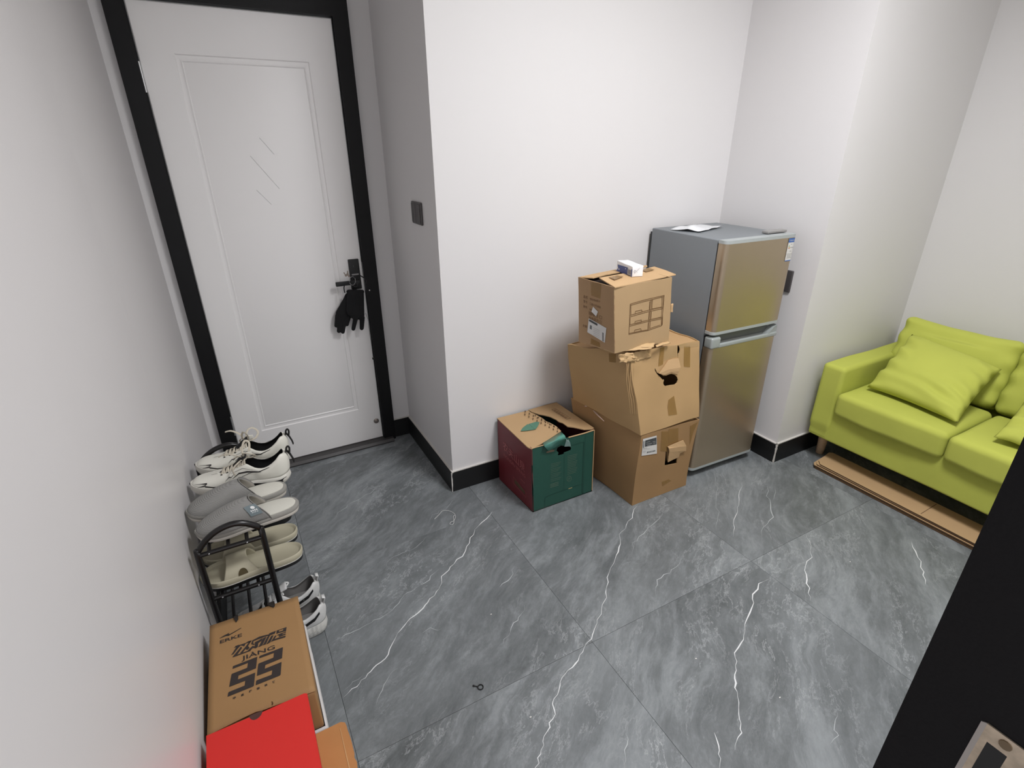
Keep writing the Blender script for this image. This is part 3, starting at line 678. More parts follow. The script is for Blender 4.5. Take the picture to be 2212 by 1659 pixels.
flap_px('flap', [ct(485, 300), ct(740, 455), ct(1000, 405), ct(1400, 320), ct(1735, 245), ct(1560, 175), ct(1385, 118), ct(1290, 140), ct(1050, 205), ct(830, 238)], [tz + .010, tz + .003, tz + .003, tz + .003, tz + .006, tz + .006, tz + .006, tz + .008, tz + .010, tz + .010], KRAFT_T, tcx)
flap_px('flap', [ct(150, 290), ct(385, 300), ct(600, 248), ct(820, 208), ct(1040, 170), ct(1270, 112), ct(1260, 95), ct(1080, 115), ct(700, 175), ct(400, 235)], [tz + .002, tz + .009, tz + .009, tz + .009, tz + .008, tz + .007, tz + .003, tz + .002, tz + .002, tz + .002], KRAFT_T, tcx)
# tape crossing the seam
g = G()
for P in ([(640, 290), (780, 260), (880, 280), (740, 330)], [(1150, 170), (1290, 140), (1390, 165), (1250, 200)]):
    g = G(); g.add(*slab([PZ(*ct(*p), tz + 0.0125) for p in P], (0, 0, -0.0004))); g.obj('tape', TAPE, tcx)
g = G(); decal(g, TOPB, LF, [ct(*p) for p in [(345, 370), (520, 400), (500, 640), (350, 590)]], -0.003, 0, dtop); g.obj('tape', TAPE, tcx); g = G(); decal(g, TOPB, LF, [ct(*p) for p in [(355, 1290), (495, 1360), (500, 1430), (350, 1380)]], -0.003, 0, dtop); g.obj('tape', TAPE, tcx)
# printed cabinet: thin lines
def line(g, hm, face, a, b, wpx, lift, disp=None, mi=0, guess=(0.5, 0.5)):
    A = on_face(hm, face, a, guess); B = on_face(hm, face, b, guess); A3 = Vector(hm(face(*A, lift))); B3 = Vector(hm(face(*B, lift)))
    d = (B3 - A3); L_ = d.length; n = max(1, int(L_ / 0.02)); s = None; V = []
    nrm = (Vector(hm(face(0.5, 0.5, lift - 0.01))) - Vector(hm(face(0.5, 0.5, lift)))).normalized(); s = d.normalized().cross(nrm) * wpx / 2
    for k in range(n + 1):
        c = Vector(hm(face(A[0] + (B[0] - A[0]) * k / n, A[1] + (B[1] - A[1]) * k / n, lift)))
        if disp: c = disp(c)
        V += [c + s, c - s]
    g.add(V, [(2 * k, 2 * k + 1, 2 * k + 3, 2 * k + 2) for k in range(n)], mi)
g = G(); LN = [((990, 725), (1548, 580)), ((1548, 580), (1500, 1080)), ((1500, 1080), (1290, 1160)), ((1290, 1160), (965, 1222)), ((965, 1222), (990, 725)),
    ((990, 748), (1325, 662)), ((1325, 662), (1542, 600)), ((985, 912), (1530, 772)), ((983, 938), (1525, 798)), ((975, 1068), (1520, 940)), ((972, 1092), (1515, 962)), ((970, 1205), (1285, 1150)),
    ((1322, 665), (1285, 1160)), ((1342, 660), (1305, 1150)), ((1512, 610), (1492, 1085)), ((1530, 602), (1512, 1070)),
    ((1355, 655), (1345, 812)), ((1345, 812), (1500, 775)), ((1335, 860), (1325, 985)), ((1325, 985), (1490, 940)), ((1318, 1015), (1310, 1130)), ((1310, 1130), (1475, 1070)),
    ((1000, 735), (1000, 905)), ((1310, 690), (1300, 830)), ((985, 950), (982, 1060)), ((1298, 865), (1290, 985)), ((1285, 1040), (1280, 1140))]
for y0, y1, y2, x0 in ((892, 850, 838, 1068), (1055, 1015, 1002, 1060), (1195, 1155, 1142, 1055)):
    LN += [((x0, y0), (x0 + 6, y1)), ((x0 + 6, y1), (x0 + 108, y2 - 8)), ((x0 + 108, y2 - 8), (x0 + 116, y0 - 26)), ((x0 + 12, y0 - 5), (x0 + 112, y0 - 28))]
for a, b in LN: line(g, TOPB, FR, ct(*a), ct(*b), 0.0022, -0.006, dtop)
g.obj('printed_drawing', INK_B, tcx)
# text block on the left side
g = G()
o3 = Vector(TOPB(LF(0.0, 0.0))); 
def face_text(g, hm, face, s, px0, px1, lift, disp=None, mi=0, bold=0.0, flip=False, guess=(0.5, 0.5)):
    """text from px0 to px1 (baseline ends), size from width"""
    V, Fs = text2d(s, 1.0, bold=bold)
    if not V: return
    x0 = min(p.x for p in V); x1 = max(p.x for p in V)
    A = on_face(hm, face, px0, guess); B = on_face(hm, face, px1, guess)
    A3 = Vector(hm(face(*A, lift))); B3 = Vector(hm(face(*B, lift))); sc_ = (B3 - A3).length / (x1 - x0)
    up = (Vector(hm(face(A[0], A[1] + 0.01, lift))) - A3).normalized(); U = (B3 - A3).normalized()
    out = [A3 + U * ((p.x - x0) * sc_) + up * (p.y * sc_) for p in V]
    g.add([disp(q) for q in out] if disp else out, Fs, mi)
LFm = lambda a, b, d=0.0: (d, 1 - a, b)
for s, a, b in (('品名', (228, 625), (292, 645)), ('塑料收纳柜子', (330, 660), (500, 705)), ('型号', (228, 700), (290, 720)), ('三层大号双排', (325, 735), (510, 800)), ('颜色', (228, 780), (290, 800)), ('透明白', (325, 820), (385, 845)), ('咖啡色 □', (318, 900), (530, 975)), ('粉色蓝色 □', (320, 970), (530, 1045)), ('数量', (225, 1095), (292, 1118))):
    face_text(g, TOPB, LFm, s, ct(*a), ct(*b), -0.005, dtop)
g.obj('printed_text', INK_B2, tcx)
g = G()
decal(g, TOPB, LF, [ct(*p) for p in [(320, 960), (605, 1115), (580, 1358), (300, 1190)]], -0.007, 0, dtop)
decal(g, TOPB, LF, [ct(*p) for p in [(388, 770), (468, 850), (440, 928), (362, 850)]], -0.007, 0, dtop)
decal(g, TOPB, LF, [ct(*p) for p in [(330, 975), (465, 1050), (462, 1085), (325, 1005)]], -0.009, 1, dtop)
decal(g, TOPB, LF, [ct(*p) for p in [(345, 1070), (375, 1085), (372, 1150), (340, 1130)]], -0.009, 2, dtop)
for k in range(7): decal(g, TOPB, LF, [ct(540 + (k % 2) * 4, 1190 + 20 * k), ct(565, 1203 + 20 * k), ct(564, 1215 + 20 * k), ct(540, 1201 + 20 * k)], -0.009, 1, dtop)
for yy in (1110, 1140, 1170, 1200, 1230): decal(g, TOPB, LF, [ct(400, yy), ct(500, yy + 50), ct(500, yy + 54), ct(400, yy + 4)], -0.009, 3, dtop)
g.obj('shipping_label', None, tcx, None, [PAPER, mat('label_dark_print', (70, 72, 74)), mat('label_side_bar', (110, 112, 114)), mat('label_grey_print', (150, 150, 150))])
# torn corner nub on the right edge
g = G(); g.add(*rbox(0.012, 0.01, 0.035, 0.004, 2, 2, PY(1452, 666, yt) + Vector((0.0, 0.004, 0)), lambda p: p + noise.noise_vector(p * 90) * 0.004)); g.obj('torn_edge', KRAFT_T, tcx, 60)

# ---- milk carton on top
zc = tz + 0.0065
b1 = PZ(1364, 599, zc); b2 = PZ(1331, 584.5, zc); b3 = PZ(1381.3, 595, zc); b4 = b2 + (b3 - b1)
ax_ = (b2 - b1).normalized(); sd = Vector((ax_.y, -ax_.x, 0)); wd_ = (b3 - b1).length; sd = sd * wd_ * (1 if (b3 - b1).dot(sd) > 0 else -1)
b3 = b1 + sd; b4 = b2 + sd; hh = Vector((0, 0, 0.044))
mk = empty('milk_carton', (b1 + b4) / 2, 'small white and blue drink carton on top of the topmost carton', 'drink carton')
MK = hexa(b1, b3, b2, b4, b1 + hh, b3 + hh, b2 + hh, b4 + hh)
dm_ = wob(0.002, 22, 5)
def dmk(q): q = dm_(q); q.z = max(q.z, zc + .0005); return q
V, Fq = rbox(1, 1, 1, 0.05, 6, 2, (0.5, 0.5, 0.5)); g = G().add([dmk(Vector(MK(p))) for p in V], Fq)
g.obj('body', mat('carton_white', (236, 236, 238), 0.35, bump=0.2, bscale=60), mk, 50)
g = G(); ca = lambda x, y: ct(x, y)
decal(g, MK, LF, [ca(*p) for p in [(790, 85), (955, 135), (945, 262), (765, 195), (800, 145)]], -0.03, 0, dmk)
decal(g, MK, LF, [ca(*p) for p in [(1012, 160), (1026, 165), (1012, 290), (1000, 285)]], -0.03, 0, dmk)
decal(g, MK, LF, [ca(*p) for p in [(955, 160), (1008, 175), (1000, 250), (950, 235)]], -0.03, 1, dmk)
for k in range(5): decal(g, MK, LF, [ca(960 + 0, 168 + k * 15), ca(1004, 182 + k * 15), ca(1003, 188 + k * 15), ca(958, 174 + k * 15)], -0.04, 2, dmk)
decal(g, MK, LF, [ca(*p) for p in [(950, 245), (998, 260), (996, 275), (948, 262)]], -0.03, 2, dmk)
decal(g, MK, LF, [ca(*p) for p in [(808, 150), (826, 155), (822, 172), (806, 166)]], -0.04, 3, dmk)
decal(g, MK, LF, [ca(*p) for p in [(912, 148), (934, 150), (925, 162), (914, 160)]], -0.04, 3, dmk)
g.obj('printed_sleeve', None, mk, None, [mat('carton_blue', (52, 74, 140), 0.4), mat('barcode_ground', (190, 190, 196), .5), mat('barcode_dark', (90, 90, 100), .5), mat('sleeve_white', (225, 228, 240), .5)])
g = G(); line(g, MK, FR, ca(1145, 135), ca(1035, 230), 0.0014, -0.03, dmk); line(g, MK, FR, ca(1040, 170), ca(1110, 215), 0.001, -0.03, dmk)
decal(g, MK, FR, [ca(*p) for p in [(1040, 172), (1075, 175), (1070, 182), (1060, 195), (1050, 185)]], -0.03, 0, dmk); g.obj('end_fold', mat('fold_grey', (165, 165, 170), .5), mk)

# ---- green and red fruit-juice style carton
gf = 1.693
GR = hexa(Vector((1.018, gf, 0)), Vector((1.356, gf, 0)), Vector((1.004, 2.008, 0)), Vector((1.350, 2.008, 0)),
          PY(1148, 969, gf), PY(1284, 929, gf), PZ(1074, 905, 0.346), Vector((1.349, 2.012, 0.346)))
gz = 0.346
gc = empty('drinks_carton', (1.18, 1.85, 0), 'green and dark red drinks carton with a torn kraft lid, left of the stack', 'carton')
cg = lambda x, y: (1040 + x * .16878, 840 + y * .16878)
cgf = lambda x, y: (1150 + x * .11457, 900 + y * .11457)
hh1 = [on_face(GR, FR, cgf(*p)) for p in [(470, 590), (540, 545), (600, 555), (700, 562), (735, 590), (720, 640), (600, 685), (590, 712), (495, 738), (480, 720), (495, 680), (455, 640)]]
g = G()
panel(g, GR, FR, [SQ, hh1], 0.012, 4, 4, None, 0)
panel(g, GR, LF, [SQ], 0.012, 4, 4, None, 1)
panel(g, GR, lambda a, b, d=0: (1 - d, a, b), [SQ], 0.012, 2, 2, None, 1)
panel(g, GR, lambda a, b, d=0: (a, 1 - d, b), [SQ], 0.012, 2, 2, None, 0)
panel(g, GR, lambda a, b, d=0: (a, b, d), [SQ], 0.012, 2, 2, None, 2)
g.obj('body', None, gc, 30, [mat('dark_green_print', (34, 78, 66), 0.5, var=0.04), mat('dark_red_print', (110, 34, 42), 0.5, var=0.04), INNER_SHADE])
# kraft raw edges along the front and the right rim
g = G(); g.add(*tube([PY(1148, 969, gf - .001), PY(1190, 957, gf - .001)], 0.0022, 6)).add(*tube([cgp for cgp in (PY(1228, 945, gf - .001), PY(1262, 936, gf - .001), PY(1283, 929, gf - .001))], 0.0028, 6)).add(*tube([Vector(GR((1, 0, 0.02))), Vector(GR((1, 0, 1)))], 0.0022, 6)); g.obj('raw_edge', KRAFT_T, gc)
lid = mat('green_carton_lid', (182, 150, 110), 0.75, bump=0.15, bscale=60, var=0.03)
flap_px('lid_flap', [cg(*p) for p in [(200, 375), (600, 275), (630, 300), (700, 330), (780, 375), (830, 415), (880, 435), (960, 480), (1020, 540), (905, 615), (800, 685), (640, 768), (590, 745)]],
        [gz + .003] * 3 + [gz + .006] * 6 + [gz + .004, gz + .002, gz + .003, gz + .003], lid, gc)
flap_px('lid_flap', [cg(*p) for p in [(600, 268), (820, 205), (960, 172), (1440, 498), (1420, 515), (1310, 518), (1180, 490), (1100, 480), (1040, 435), (990, 420), (960, 395), (880, 355), (800, 335), (740, 325), (650, 298)]],
        [gz + .002] * 3 + [gz + .003] * 2 + [gz + .012] * 6 + [gz + .01, gz + .008, gz + .006, gz + .004], lid, gc)
# printed lid marks
g = G()
P = [(500, 540), (530, 495), (590, 450), (650, 480), (680, 520), (580, 535)]
g.add(*slab([PZ(*cg(*p), gz + 0.0073) for p in P], (0, 0, -0.0003)), 0)
g.add(*slab([PZ(*cg(*p), gz + 0.0073) for p in [(600, 450), (700, 420), (745, 425), (720, 480), (690, 520)]], (0, 0, -0.0003)), 0)
for row, (y_off, mi) in enumerate(((0, 1), (38, 1))):
    for k in range(9):
        x, y = 560 + k * 52 - row * 5, 288 + y_off + k * 27
        g.add(*slab([PZ(*cg(*p), gz + 0.0083) for p in [(x - 6, y - 8), (x + 4, y - 12), (x + 10, y + 6), (x - 2, y + 14)]], (0, 0, -0.0003)), 1)
for k in range(7):
    x, y = 690 + k * 40, 340 + k * 24; g.add(*slab([PZ(*cg(*p), gz + 0.0083) for p in [(x - 8, y + 2), (x + 2, y - 16), (x + 10, y + 3)]], (0, 0, -0.0003)), 1)
pr = [PZ(*cg(*p), gz + 0.0105) for p in [(900, 265), (945, 252), (1140, 375), (1095, 392)]]
for a, b in zip(pr, pr[1:] + pr[:1]): g.add(*tube([a, b], 0.0008, 4), 1)
for k in range(6):
    t = 0.12 + k * 0.14; c = pr[0].lerp(pr[3], t).lerp(pr[1].lerp(pr[2], t), 0.5); g.add(*slab([c + Vector(v) * 0.006 for v in ((-1, -1, 0), (1, -1, 0), (1, 1, 0), (-1, 1, 0))], (0, 0, -.0003)), 2)
g.obj('lid_print', None, gc, None, [mat('lid_green_print', (84, 126, 106), .7), mat('lid_dark_print', (96, 74, 50), .7), mat('lid_faint_print', (140, 108, 74), .8)])
# teal tape hanging over the front edge
tp = mat('teal_tape', (94, 156, 142), 0.25, bump=0.5, bscale=40)
A = [PZ(*cg(785, 690), gz + .006), PZ(*cg(905, 620), gz + .009), PZ(*cg(1018, 545), gz + .010)]
Bm = [PY(*cg(808, 738), gf - .020), PY(*cg(935, 672), gf - .030), PY(*cg(1070, 600), gf - .026)]
Cc = [PY(*cg(860, 795), gf - .012), PY(*cg(955, 745), gf - .022), PY(*cg(1088, 655), gf - .016)]
o = mesh_obj('torn_tape', A + Bm + Cc, [(0, 1, 4, 3), (1, 2, 5, 4), (3, 4, 7, 6), (4, 5, 8, 7)], tp, gc, 30); md = o.modifiers.new('t', 'SOLIDIFY'); md.thickness = 0.0015
A = [PZ(*cg(1080, 625), gz + .002), PZ(*cg(1105, 630), gz)]; Bm = [PY(*cg(1085, 660), gf - .012), PY(*cg(1135, 690), gf - .008)]; Cc = [PY(*cg(1060, 740), gf - .01), PY(*cg(1145, 735), gf - .006)]
o = mesh_obj('clear_tape', A + Bm + Cc, [(0, 1, 3, 2), (2, 3, 5, 4)], mat('shiny_clear_tape', (150, 175, 172), 0.08, alpha=0.55, spec=.8), gc, 50)
g = G(); decal(g, GR, FR, [cg(830, 800), cg(900, 775), cg(935, 780), cg(925, 800), cg(830, 818)], -0.006); g.obj('torn_kraft', mat('torn_kraft', (120, 104, 86), .8), gc)
# embossed front panels
emb = mat('green_crease', (22, 56, 48), 0.5)
g = G()
for a, b in (((990, 465 + 15), (935, 1180)), ((235, 1540), (235, 1659))): pass
for a, b, wv in (((1310, 678), (1285, 1325), 0.0028), ((1310, 678), (1120, 735), 0.0016), ((1285, 1215), (860, 1365), 0.0016), ((860, 1365), (812, 1395), 0.0016), ((812, 1395), (808, 1515), 0.0022), ((1285, 1325), (1305, 1345), 0.0028), ((1330, 560), (1300, 1330), 0.001), ((1060, 840), (1055, 1290), 0.001)):
    line(g, GR, FR, cg(*a), cg(*b), wv, -0.003)
g.obj('crease', emb, gc)
g = G(); gp = 0
for k in range(11): 
    y = 945 + k * 22; line(g, GR, FR, cg(885, y + 18), cg(1020 - (k % 3) * 18, y - 14), 0.0012, -0.0035)
for k in range(12):
    y = 842 + k * 21; line(g, GR, FR, cg(1100, y + 20), cg(1225 - (k % 4) * 6, y - 10), 0.0015, -0.0035)
for k in range(3): line(g, GR, FR, cg(880, 1225 + k * 18), cg(985, 1190 + k * 20), 0.0022, -0.0035, None)
pc = [cg(1120 + 28 * math.cos(a * math.pi / 8), 1148 + 34 * math.sin(a * math.pi / 8)) for a in range(17)]
for a, b in zip(pc, pc[1:]): line(g, GR, FR, a, b, 0.0014, -0.0035)
line(g, GR, FR, cg(1120, 1125), cg(1118, 1170), 0.001, -0.0035); line(g, GR, FR, cg(1105, 1150), cg(1135, 1142), 0.001, -0.0035)
g.obj('front_print', mat('faint_grey_green_print', (104, 120, 102), 0.6), gc)
g = G(); line(g, GR, FR, cg(1112, 1277), cg(1160, 1262), 0.004, -0.0035); g.obj('paper_tab', mat('tab_yellow', (170, 160, 110), .6), gc)
# writing on the red side
ce = lambda x, y: (1060 + x * .09643, 940 + y * .09643)
g = G()
face_text(g, GR, LFm, '农夫山泉', ce(290, 290), ce(775, 830), -0.006, bold=0.0)
face_text(g, GR, LFm, 'NONGFU SPRING', ce(305, 470), ce(785, 960), -0.006)
face_text(g, GR, LFm, '新鲜水果', ce(680, 995), ce(775, 1085), -0.006)
bx = [(515, 925), (800, 1290), (798, 1395), (508, 1060)]
for a, b in zip(bx, bx[1:] + bx[:1]): line(g, GR, LF, ce(*a), ce(*b), 0.002, -0.006)
decal(g, GR, LF, [ce(*p) for p in [(545, 985), (770, 1240), (770, 1320), (545, 1070)]], -0.005, 1)
g.obj('side_print', None, gc, None, [mat('faded_pink_print', (168, 92, 94), 0.6), mat('brown_box_print', (84, 66, 44), .6)])

# ------------------------------------------------------------------ fridge
fg = empty('fridge', (1.857, 1.536, 0), 'bronze two door fridge with dark grey sides in the corner', 'fridge', rot=(0, 0, -0.033))
FW = 0.436; FT = 1.187
def fobj(g, name, m, par=fg, smooth=35, mats=None): return g.obj(name, m, par, smooth, mats, world=False)
FB = mat('fridge_grey_side', (124, 129, 133), 0.45, bump=0.3, bscale=300)
FD = mat('bronze_door_sheet', (176, 160, 138), 0.27, metal=0.72, bump=0.15, bscale=900, var=0.02, vscale=3)
FTm = mat('fridge_grey_trim', (168, 174, 174), 0.35)
GK = mat('dark_gasket', (38, 38, 40), 0.7)
g = G().add(*rbox(FW - 0.004, 0.42, FT - 0.036, 0.004, 1, 2, (FW / 2, 0.055 + 0.21, 0.034 + (FT - 0.036) / 2))); cab = fobj(g, 'cabinet', FB)
g = G().add(*cube(0.006, FW - 0.006, 0.044, 0.056, 0.06, 0.755)).add(*cube(0.006, FW - 0.006, 0.044, 0.056, 0.79, FT - 0.012)); fobj(g, 'gasket', GK)
g = G().add(*cube(0.004, FW - 0.02, 0.474, 0.486, 0.12, FT - 0.02)); fobj(g, 'condenser_cover', mat('dark_back', (44, 48, 50), .6))
def door_prof(z0, z1, dz=0.0, grow=0.0, x0=0.0, x1=FW):
    r = 0.022; P = [(x0, 0.046)]
    for k in range(7):
        a = math.pi + k * math.pi / 12; P.append((x0 + r + r * math.cos(a), r + 0.001 + r * math.sin(a)))
    for k in range(7):
        a = 1.5 * math.pi + k * math.pi / 12; P.append((x1 - r + r * math.cos(a), r + 0.001 + r * math.sin(a)))
    P.append((x1, 0.046)); n = len(P)
    cx_, cy_ = (x0 + x1) / 2, 0.024
    P = [(cx_ + (x - cx_) * (1 + grow), cy_ + (y - cy_) * (1 + grow)) for x, y in P]
    V = [(x, y, z0) for x, y in P] + [(x, y, z1) for x, y in P]
    return V, [tuple(range(n - 1, -1, -1)), tuple(range(n, 2 * n))] + [(i, (i + 1) % n, n + (i + 1) % n, n + i) for i in range(n)]
g = G().add(*door_prof(0.784, FT - 0.014)); ud = fobj(g, 'freezer_door', FD, smooth=50)
g = G().add(*door_prof(FT - 0.014, FT, 0, 0.006)); fobj(g, 'top_trim', FTm, ud, 50)
g = G().add(*door_prof(0.770, 0.784, 0, 0.010)); fobj(g, 'bottom_trim', FTm, ud, 50)
g = G().add(*door_prof(0.058, 0.706)); ldr = fobj(g, 'lower_door', FD, smooth=50)
g = G().add(*door_prof(0.044, 0.058, 0, 0.008)); fobj(g, 'bottom_trim', FTm, ldr, 50)
# handle scoop
g = G().add(*rbox(0.058, 0.050, 0.054, 0.010, 2, 3, (0.028, 0.022, 0.730)))
g.add(*rbox(0.398, 0.014, 0.020, 0.005, 2, 2, (0.236, 0.006, 0.713)))
g.add(*slab([(FW - 0.068, 0.0, 0.716), (FW - 0.03, 0.0, 0.752), (FW, 0.006, 0.757), (FW, 0.006, 0.706), (FW - 0.068, 0.0, 0.706)], (0, 0.044, 0)))
g.add(*cube(0.03, FW - 0.01, 0.032, 0.046, 0.706, 0.757)); fobj(g, 'handle_scoop', mat('fridge_handle_trim', (158, 164, 163), 0.35), ldr, 50)
g = G().add(*cube(0.056, FW - 0.04, 0.0305, 0.0325, 0.722, 0.756)); fobj(g, 'scoop_shade_sheet', mat('scoop_shade', (104, 108, 106), .5), ldr)  # darker sheet paints the recess shade at the back of the scoop
g = G().add(*rbox(0.125, 0.035, 0.012, 0.003, 1, 2, (FW - 0.062, 0.075, FT + 0.006))); fobj(g, 'hinge_cover', mat('hinge_plastic', (150, 148, 146), .5))
for x in (0.04, FW - 0.04):
    g = G().add(*lathe([(0.018, 0.0005), (0.020, 0.008), (0.012, 0.012), (0.012, 0.036)], 14, (x, 0.085, 0))); fobj(g, 'foot', BLK)
    g = G().add(*lathe([(0.018, 0.0005), (0.020, 0.008), (0.012, 0.012), (0.012, 0.036)], 14, (x, 0.43, 0))); fobj(g, 'foot', BLK)
g = G().add(*cube(0.02, FW - 0.02, 0.06, 0.075, 0.028, 0.05)); fobj(g, 'plinth', BLK)
# energy label (no code square)
yl = -0.0003; X0, X1, Z0, Z1 = 0.383, 0.432, 1.068, 1.170
def q(g, x0, x1, z0, z1, y, mi): g.add([(x0, y, z0), (x1, y, z0), (x1, y, z1), (x0, y, z1)], [(0, 1, 2, 3)], mi)
def dcurve(p): 
    x = p.x; r = 0.022
    if x > FW - r: p.y += r - math.sqrt(max(0, r * r - (x - (FW - r)) ** 2)) 
    return p
g = G(); 
def qq(x0, x1, z0, z1, y, mi, n=8):
    for k in range(n):
        a = x0 + (x1 - x0) * k / n; b = x0 + (x1 - x0) * (k + 1) / n; g.add([dcurve(Vector(v)) for v in [(a, y, z0), (b, y, z0), (b, y, z1), (a, y, z1)]], [(0, 1, 2, 3)], mi)
qq(X0, X1, Z0, Z1, -0.0006, 0); qq(X0, X1, 1.152, Z1, -0.0011, 1); qq(X0, X1, Z0, 1.072, -0.0011, 1); qq(X0 + .003, X1 - .003, 1.100, 1.1012, -0.0011, 2)
for k, c in enumerate((3, 4, 5)): qq(X0 + .006, X0 + .012 + k * .002, 1.135 - k * 0.005, 1.138 - k * 0.005, -0.0011, c, 2)
for z, x in ((1.142, .018), (1.128, .03), (1.112, .02), (1.094, .03), (1.088, .022), (1.082, .028)): qq(X0 + .006 if z < 1.11 else X0 + .018, X0 + .010 + x, z, z + .0016, -0.0011, 2, 3)
V, Fs = text2d('中国能效标识', 0.0068); g.add([dcurve(Vector((X0 + .004 + p.x, -0.0016, 1.158 + p.y))) for p in V], Fs, 0)
fobj(g, 'energy_label', None, ud, None, [PAPER, mat('label_blue', (50, 98, 170), .5), mat('label_print_grey', (120, 120, 124), .6), mat('label_green', (60, 150, 80), .6), mat('label_yellow', (200, 180, 60), .6), mat('label_orange', (200, 110, 50), .6)])

# crumpled white film on top of the fridge
V = []; nx, ny = 14, 8
P4 = [PZ(1448, 497, FT), PZ(1512, 502.5, FT), PZ(1560, 491, FT), PZ(1500, 486.5, FT)]
for j in range(ny + 1):
    for i in range(nx + 1):
        a, b = i / nx, j / ny; p = P4[0].lerp(P4[1], a).lerp(P4[3].lerp(P4[2], a), b)
        h = 0.003 + 0.010 * abs(noise.noise(p * 14)) + 0.02 * math.exp(-((a - .6) ** 2 + (b - .15) ** 2) / .02); p = p + noise.noise_vector(p * 9) * 0.012; p.z = FT + h; V.append(p)
Fq = [(j * (nx + 1) + i, j * (nx + 1) + i + 1, (j + 1) * (nx + 1) + i + 1, (j + 1) * (nx + 1) + i) for j in range(ny) for i in range(nx)]
o = mesh_obj('plastic_sheet', V, Fq, mat('white_film', (226, 228, 230), 0.3, bump=.3, bscale=30), None, 180); md = o.modifiers.new('t', 'SOLIDIFY'); md.thickness = 0.001; md.offset = 1
tag(o, 'thin crumpled white plastic sheet lying on top of the fridge', 'plastic sheet')

# ------------------------------------------------------------------ sofa
LIME = mat('lime_green_fabric', (184, 190, 84), 0.9, bump=0.5, bscale=700, var=0.03, vscale=5, sheen=0.0)
SX = 2.535
sf = empty('sofa', (2.9, 0.80, 0), 'lime green two seat fabric sofa against the right wall', 'sofa')
ws = lambda amp, fr, s: (lambda p: p + noise.noise_vector(p * fr + Vector((s, s, s))) * amp)
def soft(name, sx, sy, sz, r, c, par=sf, n=12, disp=None, rs=4, rot=None):
    V, Fq = rbox(sx, sy, sz, r, n, rs)
    if disp: V = [disp(p) for p in V]
    if rot is not None: V = [rot @ p for p in V]
    V = [p + Vector(c) for p in V]
    return G().add(V, Fq).obj(name, LIME, par, 180)
soft('base', 0.70, 1.19, 0.185, 0.012, (SX + 0.012 + 0.35, 0.806, 0.245), disp=ws(.005, 6, 3))
for nm, y0, y1 in (('arm', 1.288, 1.402), ('arm', 0.21, 0.325)):
    def da(p, y0=y0):
        p = p + noise.noise_vector(p * 5 + Vector((y0, 0, 0))) * 0.004
        if p.x < -0.3 and p.z < -0.15: p = p + Vector((0.012, 0, 0))
        return p
    soft(nm, 0.715, y1 - y0, 0.408, 0.022, (SX + 0.3575, (y0 + y1) / 2, 0.150 + 0.204), disp=da, n=14)
def dseat(p):
    q = Vector(p); t = (1 - (p.y / 0.24) ** 2); 
    if p.z > 0: q.z += 0.010 * max(0, t) * max(0, 1 - (p.x / 0.2) ** 2)
    if p.x < -0.1: q.x -= 0.008 * max(0, t)
    return q + noise.noise_vector(p * 7) * 0.004
soft('seat_cushion', 0.42, 0.476, 0.128, 0.027, (2.726, 1.048, 0.374), disp=dseat, n=16)
soft('seat_cushion', 0.42, 0.474, 0.126, 0.027, (2.726, 0.568, 0.372), disp=lambda p: dseat(p) + Vector((0, 0, 0.003)), n=16)
soft('back_frame', 0.075, 1.19, 0.47, 0.02, (3.222, 0.806, 0.385))
rb = Matrix.Rotation(math.radians(20), 3, 'Y')
def dback(sd):
    def f(p):
        q = Vector(p); a = 1 - (p.y / 0.245) ** 2; b = 1 - (p.z / 0.165) ** 2
        if p.x < 0: q.x -= 0.028 * max(0, a) * max(0, b)
        q.z -= 0.014 * max(0, a) * (1 if p.z > 0.1 else 0)
        # gathered folds at the side seam
        e = max(0, (abs(p.y) - 0.19) / 0.05); q.x += 0.010 * e * math.sin(p.z * 70 + sd) * (1 if p.x < 0 else 0.3)
        return q + noise.noise_vector(p * 8 + Vector((sd, 0, 0))) * 0.006
    return f
soft('back_cushion', 0.15, 0.49, 0.33, 0.038, (3.052, 1.078, 0.572), disp=dback(1.0), n=20, rot=rb, rs=5)
soft('back_cushion', 0.15, 0.49, 0.33, 0.038, (3.052, 0.588, 0.572), disp=dback(4.0), n=20, rot=rb, rs=5)
WOODL = mat('pale_wood_leg', (196, 166, 134), 0.5, rib=('Z', 30, 6, 0.1))
for lx, ly in ((2.668, 1.372), (2.668, 0.25), (3.15, 1.36), (3.15, 0.25)):
    g = G().add(*lathe([(0.017, 0.0005), (0.0195, 0.004), (0.026, 0.155), (0, 0.156)], 18, (lx, ly, 0))); g.obj('leg', WOODL, sf, 60)
